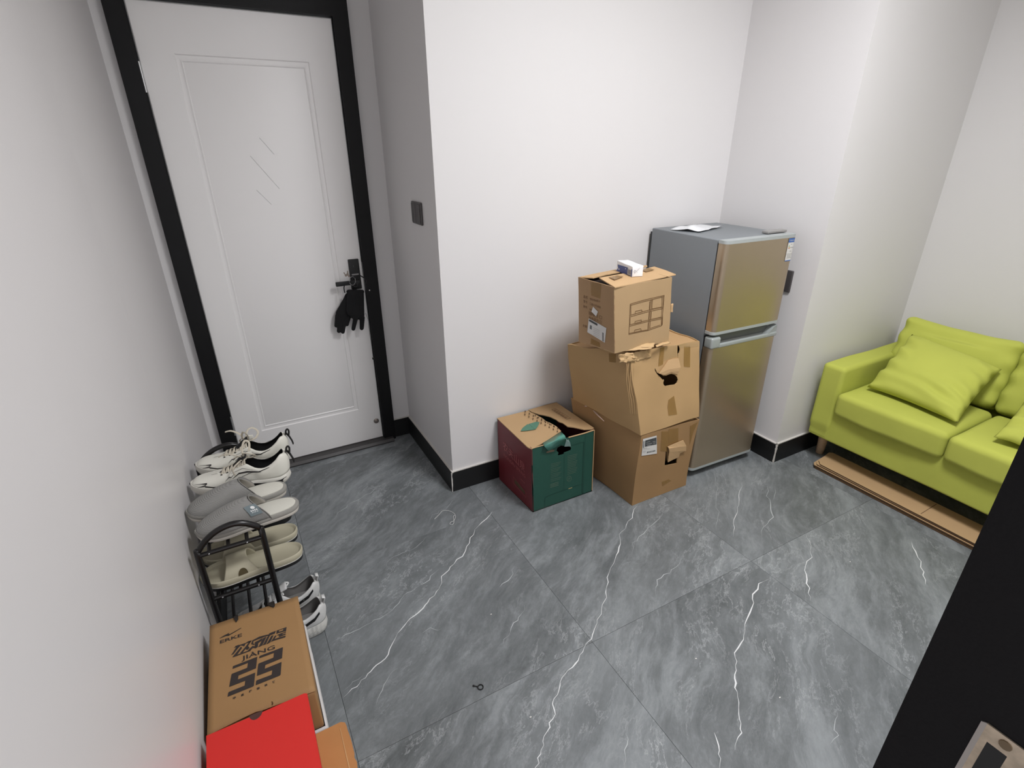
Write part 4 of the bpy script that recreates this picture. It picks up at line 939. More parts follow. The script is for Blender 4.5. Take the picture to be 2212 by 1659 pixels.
def pillow(name, cs, T0, T1, label, group, seed, n=44):
    c0, c1, c2, c3 = cs; V = []; nr = (c1 - c0).cross(c3 - c0).normalized()
    if nr.x > 0: nr = -nr
    for side in (1, -1):
        for j in range(n + 1):
            for i in range(n + 1):
                a, b = i / n * 2 - 1, j / n * 2 - 1
                pin = 0.055; a2 = a * (1 - pin * (1 - b * b)); b2 = b * (1 - pin * (1 - a * a))
                p = (c0.lerp(c1, (a2 + 1) / 2)).lerp(c3.lerp(c2, (a2 + 1) / 2), (b2 + 1) / 2)
                th = max(0, (1 - a * a)) ** .36 * max(0, (1 - b * b)) ** .36
                edge = 1 - th
                wr = 0.016 * math.sin(14 * b + 4 * a + seed) * max(0, abs(a) - .55) / .45 * th ** .5 + 0.013 * math.sin(17 * b + 3.5 * a + seed + 2 * noise.noise(Vector((a * 2, b, seed)))) * math.exp(-((b + .62) / .30) ** 2) * (0.35 + 0.65 * max(0, a + .3)) * th ** .5
                off = (T0 if side > 0 else -T1) * th + wr + 0.004 * noise.noise(Vector((a * 2, b * 2, seed)))
                V.append(p + nr * off)
    m_ = (n + 1) * (n + 1); Fq = []
    for s in (0, 1):
        for j in range(n):
            for i in range(n):
                k = s * m_ + j * (n + 1) + i; q_ = (k, k + 1, k + n + 2, k + n + 1); Fq.append(q_ if s == 0 else q_[::-1])
    me = bpy.data.meshes.new(name); me.from_pydata(V, [], Fq); bm = bmesh.new(); bm.from_mesh(me); 
    bmesh.ops.remove_doubles(bm, verts=bm.verts, dist=0.0012); bmesh.ops.recalc_face_normals(bm, faces=bm.faces); bm.to_mesh(me); bm.free()
    me.materials.append(LIME); me.polygons.foreach_set('use_smooth', [True] * len(me.polygons)); o = bpy.data.objects.new(name, me); COL.objects.link(o)
    tag(o, label, 'cushion', group); return o
pillow('throw_pillow', (PZ(1873, 836, .462), PZ(2068, 914, .462), PX(2164, 798, 2.965), PX(1970, 722, 2.985)), 0.074, 0.022, 'lime green throw pillow leaning on the left half of the sofa back', 'throw pillows on the sofa', 1.0)
pillow('throw_pillow', (PZ(2146, 944, .470), Vector((2.60, 0.34, .470)), Vector((2.93, 0.33, 0.60)), Vector((2.94, 0.735, 0.575))), 0.055, 0.025, 'lime green throw pillow at the right edge, its pointed corner on the second seat', 'throw pillows on the sofa', 4.0)

# ------------------------------------------------------------------ flattened cardboard under the sofa
for k in range(5):
    z0 = 0.0008 + k * 0.0070; dx = (0, .003, -.003, .003, .006)[k]; dy = (0, -.01, .006, -.004, -.012)[k]
    P = [(2.500 + dx, 1.288 + dy), (2.520 + dx, 1.302 + dy), (2.655 + dx, 1.318 + dy), (2.668 + dx, 1.300 + dy), (2.660 + dx, 0.44 + dy), (2.500 + dx, 0.44 + dy)]
    if k == 4: P = [(2.507, 1.270), (2.535, 1.296), (2.655, 1.318), (2.672, 1.306), (2.662, 0.44), (2.500, 0.44)]
    g = G(); V, Fq = slab([(x, y, z0) for x, y in P], (0, 0, 0.0060)); g.add(V, Fq[:2], 0); g.add(V, Fq[2:], 1)
    root = g.obj('cardboard_sheet', None, None, None, [mat('sheet_kraft', (188, 156, 116), 0.8, bump=0.2, bscale=70, var=.03), KRAFT_E])
    tag(root, ['lowest flattened brown cardboard sheet of the pile under the sofa', 'second flattened cardboard sheet from the floor under the sofa', 'middle flattened cardboard sheet of the pile under the sofa', 'flattened cardboard sheet just below the top one under the sofa', 'topmost flattened cardboard sheet under the sofa, with a score line'][k], 'cardboard sheet', 'flattened cardboard pile under the sofa')
    if k == 4:
        a = PZ(1989, 1110, z0 + .0064); b = PZ(2023, 1089, z0 + .0064); d = (b - a).normalized(); s = Vector((-d.y, d.x, 0)) * .0012
        mesh_obj('score_line', [a - s, b - s, b + s, a + s], [(0, 1, 2, 3)], mat('score_brown', (92, 64, 40), .9), root)
# ------------------------------------------------------------------ small things on the floor
g = G(); c = PZ(1038, 1484, 0.0025)
ring = [c + Vector((math.cos(a) * 0.0085, math.sin(a) * 0.0085, 0)) for a in [k * math.pi / 9 for k in range(18)]]
g.add(*tube(ring, 0.0017, 6, True)); a0 = PZ(1030, 1483, 0.0025); g.add(*tube(smooth_path([c + (a0 - c).normalized() * 0.0085, PZ(1027, 1482, .0025), PZ(1021, 1481, .0025)], 3), [0.0017] * 4 + [.0028, .003, .0015], 6))
tag(g.obj('hair_tie', BLK, None, 60), 'tiny black knotted ring lying on the open floor', 'hair tie')
g = G(); th = [c5(*p) for p in [(660, 335), (690, 305), (710, 285), (745, 285), (775, 300), (785, 320), (775, 345), (758, 352), (752, 365), (768, 368), (776, 350), (772, 320), (782, 312)]]
g.add(*tube(smooth_path([PZ(p[0], p[1], 0.0013) for p in th], 4), 0.0010, 5)); tag(g.obj('thread', mat('white_thread', (210, 210, 208), .8), None, 60), 'looped white thread on the floor left of the green carton', 'thread')
for i, p in enumerate([c6(1350, 537), c5(1233, 1518), c5(998, 903), c6(968, 1275), c6(512, 1064)]):
    c = PZ(p[0], p[1], 0.0015); g = G().add(*rbox(0.006, 0.0035, 0.002, 0.0008, 1, 1, c, lambda q_: q_ + noise.noise_vector(q_ * 300 + Vector((i, 0, 0))) * .001))
    tag(g.obj('paper_scrap', PAPER, None, None), ['tiny white scrap on the floor near the cardboard pile', 'tiny white sliver on the floor right of the black ring', 'tiny white scrap on the floor in front of the green carton', 'tiny white scrap on the floor near the black door jamb', 'tiny white scrap near the middle of the floor'][i], 'scrap', 'tiny white scraps on the floor')

# ------------------------------------------------------------------ shoeboxes
ZT = 0.350
LBx0, LBx1 = -0.252, -0.020; YB0, YB1 = 0.983, 1.317
wsb = mat('white_shoebox_board', (206, 204, 203), 0.5, bump=.1, bscale=50)
for i, (z0, z1) in enumerate(((0.0005, 0.113), (0.1135, 0.2295))):
    sb = empty('shoebox', (-0.13, 1.14, z0), ['white shoebox on the floor, lowest of the stack beside the shoe rack', 'white shoebox directly under the printed brown shoebox'][i], 'shoebox', 'shoeboxes by the left wall')
    g = G().add(*rbox(0.232, 0.348, z1 - z0, 0.004, 2, 2, (-0.130, 1.1385, (z0 + z1) / 2))); g.obj('body', wsb, sb, 40)
    g = G().add(*rbox(0.238, 0.356, 0.026, 0.005, 2, 2, (-0.131, 1.1385, z1 - 0.013))); g.obj('lid', wsb, sb, 40)
er = empty('shoebox', (-0.136, 1.15, 0.23), 'brown shoebox with large black 2255 print, behind the red box', 'shoebox', 'shoeboxes by the left wall')
ERB = hexa(Vector((LBx0 - .003, YB0 - .012, .2305)), Vector((LBx1, YB0 - .015, .2305)), Vector((LBx0 + .005, YB1, .2305)), Vector((LBx1 + .003, YB1, .2305)),
           PZ(447.5, 1590.5, ZT), PZ(681, 1493, ZT), PZ(453.3, 1353, ZT), PZ(643, 1288.5, ZT))
V, Fq = rbox(1, 1, 1, 0.018, 12, 2, (0.5, 0.5, 0.5))
def der(p):
    x, y, z = p; q_ = Vector(ERB((x, y, z)))
    if z > .9 and y < 0.25: q_.z -= 0.006 * (1 - y / .25) * max(0, 1 - abs(x - .55) / .45)
    return q_
g = G().add([der(p) for p in V], Fq); g.obj('body', KRAFT_S, er, 35)
# the lid sheet, bulging and lifted along its front edge
nx, ny = 16, 16; V = []
for j in range(ny + 1):
    for i in range(nx + 1):
        a, b = i / nx, j / ny; p = PZ(*PXL(a, b)) if False else (PZ(447.5, 1590.5, ZT).lerp(PZ(682, 1493, ZT), a)).lerp(PZ(453.3, 1353, ZT).lerp(PZ(643.4, 1288, ZT), a), b)
        p.z = ZT + 0.0014 + 0.005 * max(0, 1 - b / .18) ** 2 * math.exp(-((a - .50) / .3) ** 2)
        if b == 0: p.y += 0.006 * math.sin(a * math.pi) * (1 if a < .5 else .4)
        V.append(p)
Fq = [(j * (nx + 1) + i, j * (nx + 1) + i + 1, (j + 1) * (nx + 1) + i + 1, (j + 1) * (nx + 1) + i) for j in range(ny) for i in range(nx)]
lidm = mesh_obj('lid', V, Fq, KRAFT_S, er, 50); md = lidm.modifiers.new('t', 'SOLIDIFY'); md.thickness = 0.0012; md.offset = -1
ZP = ZT + 0.0022
ca1 = lambda x, y: (460 + x * .07685, 1330 + y * .07685)
ca2 = lambda x, y: (480 + x * .06781, 1400 + y * .06781)
def flat(g, polys, cf, z=ZP, mi=0, t=0.0003):
    V, Fs = fill2d([[tuple(PZ(*cf(*p), z))[:2] for p in P] for P in polys], t); g.add([Vector((p[0], p[1], z + p[2])) for p in V], Fs, mi)
g = G()
flat(g, [[(345, 575), (1118, 275), (1075, 640), (520, 870), (500, 1000), (1052, 780), (1010, 1190), (985, 1220), (170, 1548), (190, 1430), (215, 1395), (690, 1205), (715, 1190), (738, 1035), (222, 1235), (295, 840), (320, 815), (780, 635), (800, 620), (820, 470), (328, 660)]], ca2)
flat(g, [[(1195, 250), (1935, -30), (1905, 320), (1375, 535), (1355, 660), (1892, 440), (1862, 840), (1830, 875), (1068, 1180), (1080, 1050), (1105, 1025), (1560, 855), (1580, 830), (1595, 700), (1105, 885), (1150, 510), (1175, 485), (1610, 315), (1635, 290), (1650, 150), (1172, 325)]], ca2)
for P in ([(185, 635), (320, 550), (465, 480), (440, 510), (470, 520), (790, 338), (795, 350), (440, 565), (370, 570), (200, 635)],
          [(510, 1110), (660, 880), (590, 905), (640, 850), (720, 820), (785, 828), (700, 920), (580, 1075)],
          [(545, 1165), (790, 870), (820, 905), (680, 1095), (1045, 960), (1060, 985), (590, 1160)],
          [(720, 830), (920, 765), (1000, 715), (1090, 690), (1060, 740), (920, 780), (880, 862), (800, 835)],
          [(1085, 700), (985, 850), (1030, 905), (965, 962), (915, 935), (835, 1035), (760, 1055), (925, 860), (1010, 745)],
          [(1075, 800), (1085, 755), (1105, 695), (1300, 590), (1550, 525), (1560, 555), (1430, 600), (1140, 715), (1130, 780), (1170, 795), (1160, 822)],
          [(1180, 745), (1290, 690), (1400, 620), (1370, 700), (1275, 770), (1262, 870), (1210, 915), (1120, 905), (1045, 985), (985, 970), (1110, 850), (1175, 860)],
          [(1275, 885), (1410, 630), (1510, 585), (1385, 835)], [(1400, 832), (1530, 590), (1600, 560), (1490, 800)], [(1505, 800), (1640, 565), (1705, 550), (1615, 740), (1530, 795)],
          [(1540, 560), (1580, 500), (1650, 468), (1770, 425), (1740, 500), (1620, 545), (1575, 585)],
          [(1625, 735), (1745, 560), (1790, 560), (1730, 655), (1860, 610), (2045, 560), (2035, 605), (1740, 692)],
          [(1800, 545), (1880, 505), (2055, 448), (2045, 475), (1960, 500), (1945, 530), (2050, 500), (2040, 530), (1880, 592), (1850, 585), (1860, 555)]):
    flat(g, [P], ca1)
flat(g, [[(1790, 420), (2070, 318), (2055, 430), (1860, 478), (1785, 512)], [(1855, 412), (1985, 365), (1965, 418), (1860, 450)]], ca1)
def ztext(g, s, p0, p1, z, bold=0.0, hscale=1.0, italic=0.0):
    V, Fs = text2d(s, 1.0, bold=bold); x0 = min(p.x for p in V); x1 = max(p.x for p in V); A = PZ(*p0, z); B = PZ(*p1, z); U = (B - A).normalized(); W = Vector((-U.y, U.x, 0)); k = (B - A).length / (x1 - x0)
    g.add([A + U * (p.x - x0) * k + W * p.y * k * hscale + U * p.y * k * italic for p in V], Fs)
ztext(g, 'ERKE', ca1(195, 785), ca1(818, 575), ZP, 0.02, 0.62)
ztext(g, 'JIÀNG', ca1(800, 1262), ca1(1745, 925), ZP, 0.015, 0.62)
sm = ['中', '底', '缓', '弹', '科', '技']
for ch, p in zip(sm, [(385, 1590), (645, 1490), (900, 1370), (1150, 1285), (1395, 1180), (1640, 1075)]):
    ztext(g, ch, ca2(p[0] - 45, p[1] + 45), ca2(p[0] + 50, p[1] + 5), ZP, 0.03)
g.obj('printed_mark', INK_P, er)
g = G(); cb = lambda x, y: (500 + x * .09946, 1480 + y * .09946)
flat(g, [[(870, 345), (895, 360), (908, 400), (890, 440), (870, 430), (882, 400)]], cb, ZT + .006); g.obj('tab_slot', mat('slot_brown', (74, 44, 12), .9), er)
# slot holes at the back fold, their dark depth built as black slips
for a, b, c_ in (((505, 1335), (514, 1330), (510, 1344)), ((578, 1306), (593, 1301), (591, 1312))):
    g = G(); P = [PZ(*a, ZT + .006), PZ(*b, ZT + .006), PZ(b[0] + 0.5, b[1] + 7, ZT + .005), PZ(*c_, ZT + .004)]
    top = [PZ(a[0] - 1, a[1] - 3, ZT + .001), PZ(b[0] - 1, b[1] - 3, ZT + .001)]
    g.add(*slab([top[0], top[1], P[1], P[2], P[3], P[0]], (0, 0, -0.0015))); g.obj('tab', mat('slot_dark', (34, 28, 26), .6), er)
# big kraft carton under the red box
kb = empty('cardboard_carton', (-0.115, 0.75, 0), 'plain orange brown carton on the floor under the red shoebox', 'carton')
KB = hexa(*[Vector(p) for p in [(-0.255, 0.56, 0.0005), (0.028, 0.56, 0.0005), (-0.255, 0.948, 0.0005), (0.026, 0.948, 0.0005), (-0.255, 0.56, 0.234), (0.031, 0.56, 0.234), (-0.255, 0.950, 0.234), (0.027, 0.950, 0.234)]])
dk = wob(0.0015, 12, 2)
g = G(); OB = mat('orange_kraft', (180, 128, 76), .8, bump=.3, bscale=40, var=.06, vscale=9)
panel(g, KB, FR, [SQ], .01, 4, 4, None); panel(g, KB, LF, [SQ], .014, 4, 4, None); panel(g, KB, lambda a, b, d=0: (1 - d, a, b), [SQ], .014, 4, 4, None)
panel(g, KB, lambda a, b, d=0: (a, 1 - d, b), [SQ], .01, 4, 4, None); panel(g, KB, lambda a, b, d=0: (a, b, d), [SQ], .016, 2, 2, None); g.obj('body', OB, kb, 30)
P = [(-0.255, 0.56), (0.030, 0.56), (0.031, 0.60)]; y = 0.60
while y < 0.94:
    P.append((0.0285 + random.uniform(-0.0012, 0.0030), y)); y += 0.012
P += [(0.027, 0.947), (0.018, 0.9535), (-0.255, 0.950)]
g = G().add(*slab([(x, y, 0.2345) for x, y in P], (0, 0, 0.0035))); g.obj('top_flap', OB, kb)
g = G().add(*slab([(0.012 + random.uniform(-.001, .001), y_, 0.2385) for y_ in (0.56, 0.66, 0.76, 0.86, 0.938)] + [(0.0135, y_, 0.2385) for y_ in (0.938, 0.75, 0.56)], (0, 0, 0.0004))); g.obj('fold_crease', mat('pale_crease', (196, 158, 110), .8), kb)
# red shoebox
rd = empty('shoebox', (-0.143, 0.80, 0.239), 'plain bright red shoebox in front of the printed brown one', 'shoebox', 'shoeboxes by the left wall')
RED = mat('bright_red_board', (204, 38, 32), 0.5, bump=.05, bscale=80)
RZ = 0.385
rl = PZ(446, 1591, RZ); rr_ = PZ(661.5, 1496.5, RZ)
g = G().add(*rbox(rr_.x - rl.x - 0.004, 0.320, RZ - 0.239, 0.003, 2, 2, ((rl.x + rr_.x) / 2, rl.y - 0.163, (RZ + 0.239) / 2))); g.obj('body', RED, rd, 40)
yb = min(rl.y, rr_.y)
n1 = [on for on in (cb(395, 715), cb(410, 740), cb(440, 765), cb(490, 775), cb(550, 755), cb(610, 710), cb(655, 655), cb(675, 600))]
notch = [tuple(PZ(*p, RZ))[:2] for p in n1]
outer = [(rl.x, rl.y)] + notch + [(rr_.x - 0.004, rr_.y - .001), (rr_.x, rr_.y - 0.004), (rr_.x + 0.001, rl.y - 0.33), (rl.x, rl.y - 0.33)]
V, Fs = fill2d([outer], 0.0024); g = G().add([Vector((p[0], p[1], RZ + .0012 + p[2])) for p in V], Fs); g.add(*cube(rr_.x - .001, rr_.x + .0015, yb - .33, yb - .002, RZ - .035, RZ + .0012)); g.obj('lid', RED, rd, 40)
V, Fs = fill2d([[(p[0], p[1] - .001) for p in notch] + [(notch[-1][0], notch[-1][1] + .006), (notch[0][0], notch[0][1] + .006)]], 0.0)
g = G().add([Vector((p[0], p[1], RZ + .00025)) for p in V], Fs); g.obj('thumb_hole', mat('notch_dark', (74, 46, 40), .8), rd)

# ------------------------------------------------------------------ shoe rack
rk = empty('shoe_rack', (-0.16, 1.69, 0), 'black tubular shoe rack with arched ends against the left wall', 'shoe rack')
RX0, RX1 = -0.243, -0.071; RY0, RY1 = 1.452, 1.955
def end_frame(y):
    P = [(RX0, y, 0.001), (RX0, y, 0.25), (RX0, y, 0.488), (RX0 + .006, y, 0.508), (RX0 + 0.030, y, 0.536), (RX0 + 0.062, y, 0.556), (RX0 + 0.098, y, 0.564), (RX0 + 0.128, y, 0.558), (RX1 - 0.018, y, 0.540), (RX1 - .004, y, 0.524), (RX1, y, 0.500), (RX1, y, 0.25), (RX1 + .004, y, 0.001)]
    return G().add(*tube(smooth_path(P, 3), 0.0088, 12))
for y in (RY0, RY1): end_frame(y).obj('end_frame', BLK_G, rk, 180)
LV = (0.490, 0.322, 0.150)
for z in LV:
    for y in (RY0, RY1): G().add(*tube([(RX0, y, z), (RX1 + .001, y, z)], 0.0072, 10)).obj('crossbar', BLK_G, rk, 60)
    for x in (-0.215, -0.165, -0.115): G().add(*tube([(x, RY0, z), (x, RY1, z)], 0.0055, 8)).obj('shelf_bar', BLK_G, rk, 60)
SCR = mat('rack_screw', (170, 170, 172), .25, metal=1)
for z in LV[:2]:
    for x in (-0.215, -0.115): G().add(*lathe([(0, -.0005), (.0028, -.0005), (.0022, -.002), (0, -.0024)], 10, (x, RY0 - 0.0068, z + .001), 'y')).obj('screw', SCR, rk, 60)

# ------------------------------------------------------------------ footwear
def side_outline(L, wt, n=40, shift=None):
    """closed outline (x from heel 0 to toe L)"""
    top = []; bot = []
    for k in range(n + 1):
        s = (1 - math.cos(math.pi * k / n)) / 2; wv = slerp_tab(wt, s); sh = slerp_tab(shift, s) if shift else 0
        top.append((s * L, sh + wv)); bot.append((s * L, sh - wv))
    return bot + top[::-1][1:-1]
def sole_geo(L, wt, levels, toe=0.0, shift=None, heel=0.0, n=40):
    O = side_outline(L, wt, n, shift); V = []; K = len(O); cx_ = L / 2
    for z, sc_ in levels:
        for x, y in O:
            s = x / L; zz = z + toe * max(0, (s - .68) / .32) ** 2 + heel * max(0, (.12 - s) / .12) ** 2
            V.append(Vector((cx_ + (x - cx_) * (1 - (1 - sc_) * .35), y * sc_, zz)))
    Fq = [tuple(range(K - 1, -1, -1)), tuple(range((len(levels) - 1) * K, len(levels) * K))]
    for l in range(len(levels) - 1):
        for i in range(K): Fq.append((l * K + i, l * K + (i + 1) % K, (l + 1) * K + (i + 1) % K, (l + 1) * K + i))
    return V, Fq
def xf(o_, ang, pitch=0.0, roll=0.0, mirror=False):
    M = Matrix.Translation(Vector(o_)) @ Matrix.Rotation(ang, 4, 'Z') @ Matrix.Rotation(-pitch, 4, 'Y') @ Matrix.Rotation(roll, 4, 'X')
    return lambda p: M @ Vector((p[0], -p[1] if mirror else p[1], p[2]))
SW = [(0, 0.0), (.012, .013), (.04, .024), (.1, .032), (.22, .036), (.38, .036), (.52, .041), (.68, .048), (.80, .047), (.90, .037), (.96, .024), (.99, .011), (1, 0)]
SHF = [(0, 0), (.3, -.002), (.6, .0), (1, .006)]
def sneaker(root, T, L, P):
    """P: dict of materials and heights"""
    zt = P['sole']
    V, Fq = sole_geo(L, SW, [(0.0, .86), (0.004, .95), (zt * .5, 1.05), (zt, 1.0), (zt + .002, .92)], P.get('toe', .012), SHF, P.get('heelup', .006))
    G().add([T(p) for p in V], Fq).obj('sole', P['m_sole'], root, 50)
    top = P['top']; gap = P['gap']
    def pt(s, t, sd, off=0.0):
        s = max(0, min(1, s)); wb = slerp_tab(SW, s) * .97; sh = slerp_tab(SHF, s); wg = slerp_tab(gap, s); ztp = slerp_tab(top, s)
        zb = zt - .003 + P.get('toe', .012) * max(0, (s - .68) / .32) ** 2 + P.get('heelup', .006) * max(0, (.12 - s) / .12) ** 2
        c_, s_ = math.cos(t * math.pi / 2), math.sin(t * math.pi / 2)
        y = wg + (wb - wg) * (c_ ** .75 if c_ > 0 else 0); z = zb + (ztp - zb) * (s_ ** .9 if s_ > 0 else 0)
        if s < .3: y = wg + (wb - wg) * (1 - t) + .006 * math.sin(t * math.pi) * min(1, s / .08)
        x = s * L + (-.010 * t * (1 - t) * 4 if s < .12 else 0) * (1 - s / .12) + (.010 * t * max(0, (.10 - s) / .10))
        return Vector((x, sh + sd * (y + off), z + off * .5))
    NS, NT = 44, 12; ss = [(1 - math.cos(math.pi * k / NS)) / 2 for k in range(NS + 1)]
    g = G()
    for sd in (1, -1):
        V = [T(pt(s, t / NT, sd)) for s in ss for t in range(NT + 1)]
        Fq = [(i * (NT + 1) + j, (i + 1) * (NT + 1) + j, (i + 1) * (NT + 1) + j + 1, i * (NT + 1) + j + 1) for i in range(NS) for j in range(NT)]
        if sd < 0: Fq = [f[::-1] for f in Fq]
        g.add(V, Fq)
    up = g.obj('upper', None, root, 60, [P['m_up'], P['m_in']])
    bm = bmesh.new(); bm.from_mesh(up.data); bmesh.ops.remove_doubles(bm, verts=bm.verts, dist=0.0006)
    bmesh.ops.recalc_face_normals(bm, faces=bm.faces); bm.to_mesh(up.data); bm.free(); outward(up)
    md = up.modifiers.new('t', 'SOLIDIFY'); md.thickness = 0.0032; md.offset = -1; md.material_offset = 1; md.material_offset_rim = 1
    # insole
    V, Fq = sole_geo(L * .9, [(a, b * .82) for a, b in SW], [(zt + .002, 1), (zt + .006, 1)], 0, SHF); G().add([T(p + Vector((L * .04, 0, 0))) for p in V], Fq).obj('insole', P['m_in'], root, 50)
    # tongue
    tg = P.get('tongue', (.66, .34, .03)); V = []; n = 10
    for k in range(n + 1):
        s = tg[0] + (tg[1] - tg[0]) * k / n; wv = .012 + .008 * k / n; z = slerp_tab(top, max(s, .40)) - .003 + tg[2] * (k / n) ** 1.6; x = s * L
        for j in range(5):
            a = j / 4 * 2 - 1; V.append(T((x, slerp_tab(SHF, s) + a * wv, z + .006 * (1 - a * a))))
    Fq = [(i * 5 + j, i * 5 + j + 1, i * 5 + j + 6, i * 5 + j + 5) for i in range(n) for j in range(4)]
    o = mesh_obj('tongue', V, Fq, P.get('m_tongue', P['m_up']), root, 180); md = o.modifiers.new('t', 'SOLIDIFY'); md.thickness = .004
    return pt
def on_strip(g, T, pt, sd, pts, wds, off=0.0012, mi=0):
    """marks on the upper: pts in (s,t); wds width in t"""
    V = []
    for (s, t), w_ in zip(pts, wds): V += [T(pt(s, t - w_, sd, off)), T(pt(s, t + w_, sd, off))]
    g.add(V, [(2 * k, 2 * k + 1, 2 * k + 3, 2 * k + 2) for k in range(len(pts) - 1)], mi)
WH = mat('white_synthetic_leather', (226, 224, 214), 0.42, bump=.15, bscale=300)
WSOLE = mat('white_foam_sole', (222, 219, 210), 0.5)
BKF = mat('black_shoe_lining', (20, 20, 22), 0.85)
LACE = mat('beige_lace', (200, 192, 176), 0.85, bump=.5, bscale=900)
runner = dict(sole=.034, toe=.010, heelup=.010, m_sole=WSOLE, m_up=WH, m_in=BKF, tongue=(.64, .40, .026), m_tongue=BKF,
    top=[(0, .112), (.03, .116), (.08, .106), (.16, .086), (.24, .076), (.32, .080), (.40, .096), (.46, .094), (.56, .078), (.68, .066), (.80, .060), (.9, .057), (.96, .050), (1, .036)],
    gap=[(0, 0), (.012, .012), (.05, .022), (.14, .028), (.26, .029), (.38, .024), (.44, .016), (.56, .011), (.66, .009), (.71, 0), (.8, 0), (1, 0)])
def runner_shoe(loc, ang, label, mir, nearside):
    r = empty('sneaker', loc, label, 'shoe', 'white and black running shoes on the top shelf')
    T = xf(loc, ang, 0, 0, mir); L = .312; pt = sneaker(r, T, L, runner)
    # black sole wedge under the heel, both sides
    g = G()
    for sd in (1, -1):
        V = []; prof = [(.03, .019, .024), (.08, .010, .024), (.18, .005, .022), (.28, .005, .024), (.36, .006, .027), (.42, .008, .022)]
        for s, z0, z1 in prof:
            y = slerp_tab(SHF, s) + sd * (slerp_tab(SW, s) * 1.06 + .0018); hu = .010 * max(0, (.12 - s) / .12) ** 2; V += [T((s * L, y - sd * .001, z0 + hu)), T((s * L, y, z1 + hu))]
        g.add(V, [(2 * k, 2 * k + 1, 2 * k + 3, 2 * k + 2) for k in range(len(prof) - 1)])
    g.obj('sole_insert', BLK, r, None)
    g = G()
    for sd in (1, -1):
        on_strip(g, T, pt, sd, [(.93, .38), (.86, .42), (.80, .42)], [.008, .02, .06]); on_strip(g, T, pt, sd, [(.80, .48), (.82, .28), (.90, .08)], [.02, .05, .012])
        on_strip(g, T, pt, sd, [(.82, .22), (.74, .10), (.66, .08)], [.05, .035, .01])
        on_strip(g, T, pt, sd, [(.62, .30), (.58, .46), (.56, .40), (.52, .52)], [.01, .03, .02, .01]); on_strip(g, T, pt, sd, [(.55, .30), (.48, .42), (.40, .40), (.28, .58), (.17, .72)], [.01, .03, .035, .04, .02])
        on_strip(g, T, pt, sd, [(.46, .24), (.36, .40), (.26, .54)], [.008, .014, .008]); on_strip(g, T, pt, sd, [(.56, .62), (.44, .60), (.34, .62)], [.006, .01, .006])
    g.obj('side_mark', INK, r)
    # heel strap and pull loop
    g = G(); V = []
    P = [pt(0.02, .98, 1), pt(0.015, .80, 1), pt(0.005, .55, 1)]
    pl = [(-.001, 0, .118), (-.010, 0, .102), (-.016, 0, .084), (-.018, 0, .070)]
    g.add([T(v) for v in sum([[Vector((x, -.005, z)), Vector((x, .005, z)), Vector((x - .003, .005, z)), Vector((x - .003, -.005, z))] for x, _, z in pl], [])],
          [(4 * k + a, 4 * k + (a + 1) % 4, 4 * k + 4 + (a + 1) % 4, 4 * k + 4 + a) for k in range(3) for a in range(4)] + [(0, 1, 2, 3), (15, 14, 13, 12)])
    g.add(*[(lambda VF: ([T(p) for p in VF[0]], VF[1]))(tube(smooth_path([(.0, 0, .112), (-.004, 0, .128), (-.010, 0, .133), (-.013, 0, .124), (-.009, 0, .104)], 4), .0032, 6, flat=1.2))][0])
    g.obj('heel_loop', BLK, r, 60)
    # ribbed collar edge
    # laces: criss-cross bars + bow
    g = G()
    for k in range(6):
        s = .665 - k * .044; z = slerp_tab(runner['top'], s) + .004; w1 = .019 + k * .0012; sh = slerp_tab(SHF, s)
        P = [(s * L, sh - w1, z - .006), ((s - .012) * L, sh - w1 * .4, z + .004), ((s - .020) * L, sh + w1 * .4, z + .005), ((s - .03) * L, sh + w1, z - .004)]
        VF = tube(smooth_path(P, 4), .0034, 6, flat=.6); g.add([T(p) for p in VF[0]], VF[1])
        P = [(a, 2 * sh - b, c_) for a, b, c_ in P]; VF = tube(smooth_path(P, 4), .0034, 6, flat=.6); g.add([T(p) for p in VF[0]], VF[1])
    kx, kz = .425 * L, slerp_tab(runner['top'], .425) + .010
    bows = [[(kx, 0, kz), (kx - .005, .020, kz + .028), (kx - .022, .032, kz + .034), (kx - .040, .022, kz + .020), (kx - .030, .006, kz + .004), (kx, 0, kz)],
            [(kx, 0, kz), (kx + .006, -.014, kz + .024), (kx - .004, -.026, kz + .050), (kx - .016, -.030, kz + .040), (kx - .012, -.014, kz + .012), (kx, 0, kz)],
            [(kx, 0, kz), (kx + .018, .016, kz + .022), (kx + .045, .024, kz + .036), (kx + .066, .030, kz + .032)],
            [(kx, 0, kz), (kx + .010, .022, kz + .002), (kx + .030, .040, kz - .014), (kx + .024, .050, kz - .034)],
            [(kx, 0, kz), (kx + .020, -.020, kz - .002), (kx + .044, -.034, kz - .016)]]
    for B in bows[:5 if nearside else 4]:
        VF = tube(smooth_path(B, 5), .0036, 6, flat=.55); g.add([T(p) for p in VF[0]], VF[1])
    VF = rbox(.014, .012, .010, .004, 2, 2, (kx, 0, kz)); g.add([T(p) for p in VF[0]], VF[1])
    g.obj('laces', LACE, r, 60)
    g = G()
    for k in range(3):
        s = .66 - k * .06; z = slerp_tab(runner['top'], s) + .002
        for sd in (1, -1): VF = rbox(.008, .007, .003, .001, 1, 1, (s * L, slerp_tab(SHF, s) + sd * .021, z - .004)); g.add([T(p) for p in VF[0]], VF[1])
    g.obj('eyelet', BLK, r)
    VF = rbox(.018, .004, .013, .0015, 1, 2, (.37 * L, 0, slerp_tab(runner['top'], .40) + .026)); G().add([T(p) for p in VF[0]], VF[1]).obj('tongue_tab', WH, r, 50)
    return r
ZS = LV[0] + 0.0058
a1 = math.atan2(.085, -.31)
runner_shoe((0.046, 1.718, ZS), a1, 'white and black running shoe on the top shelf, the nearer one of the pair', False, True)
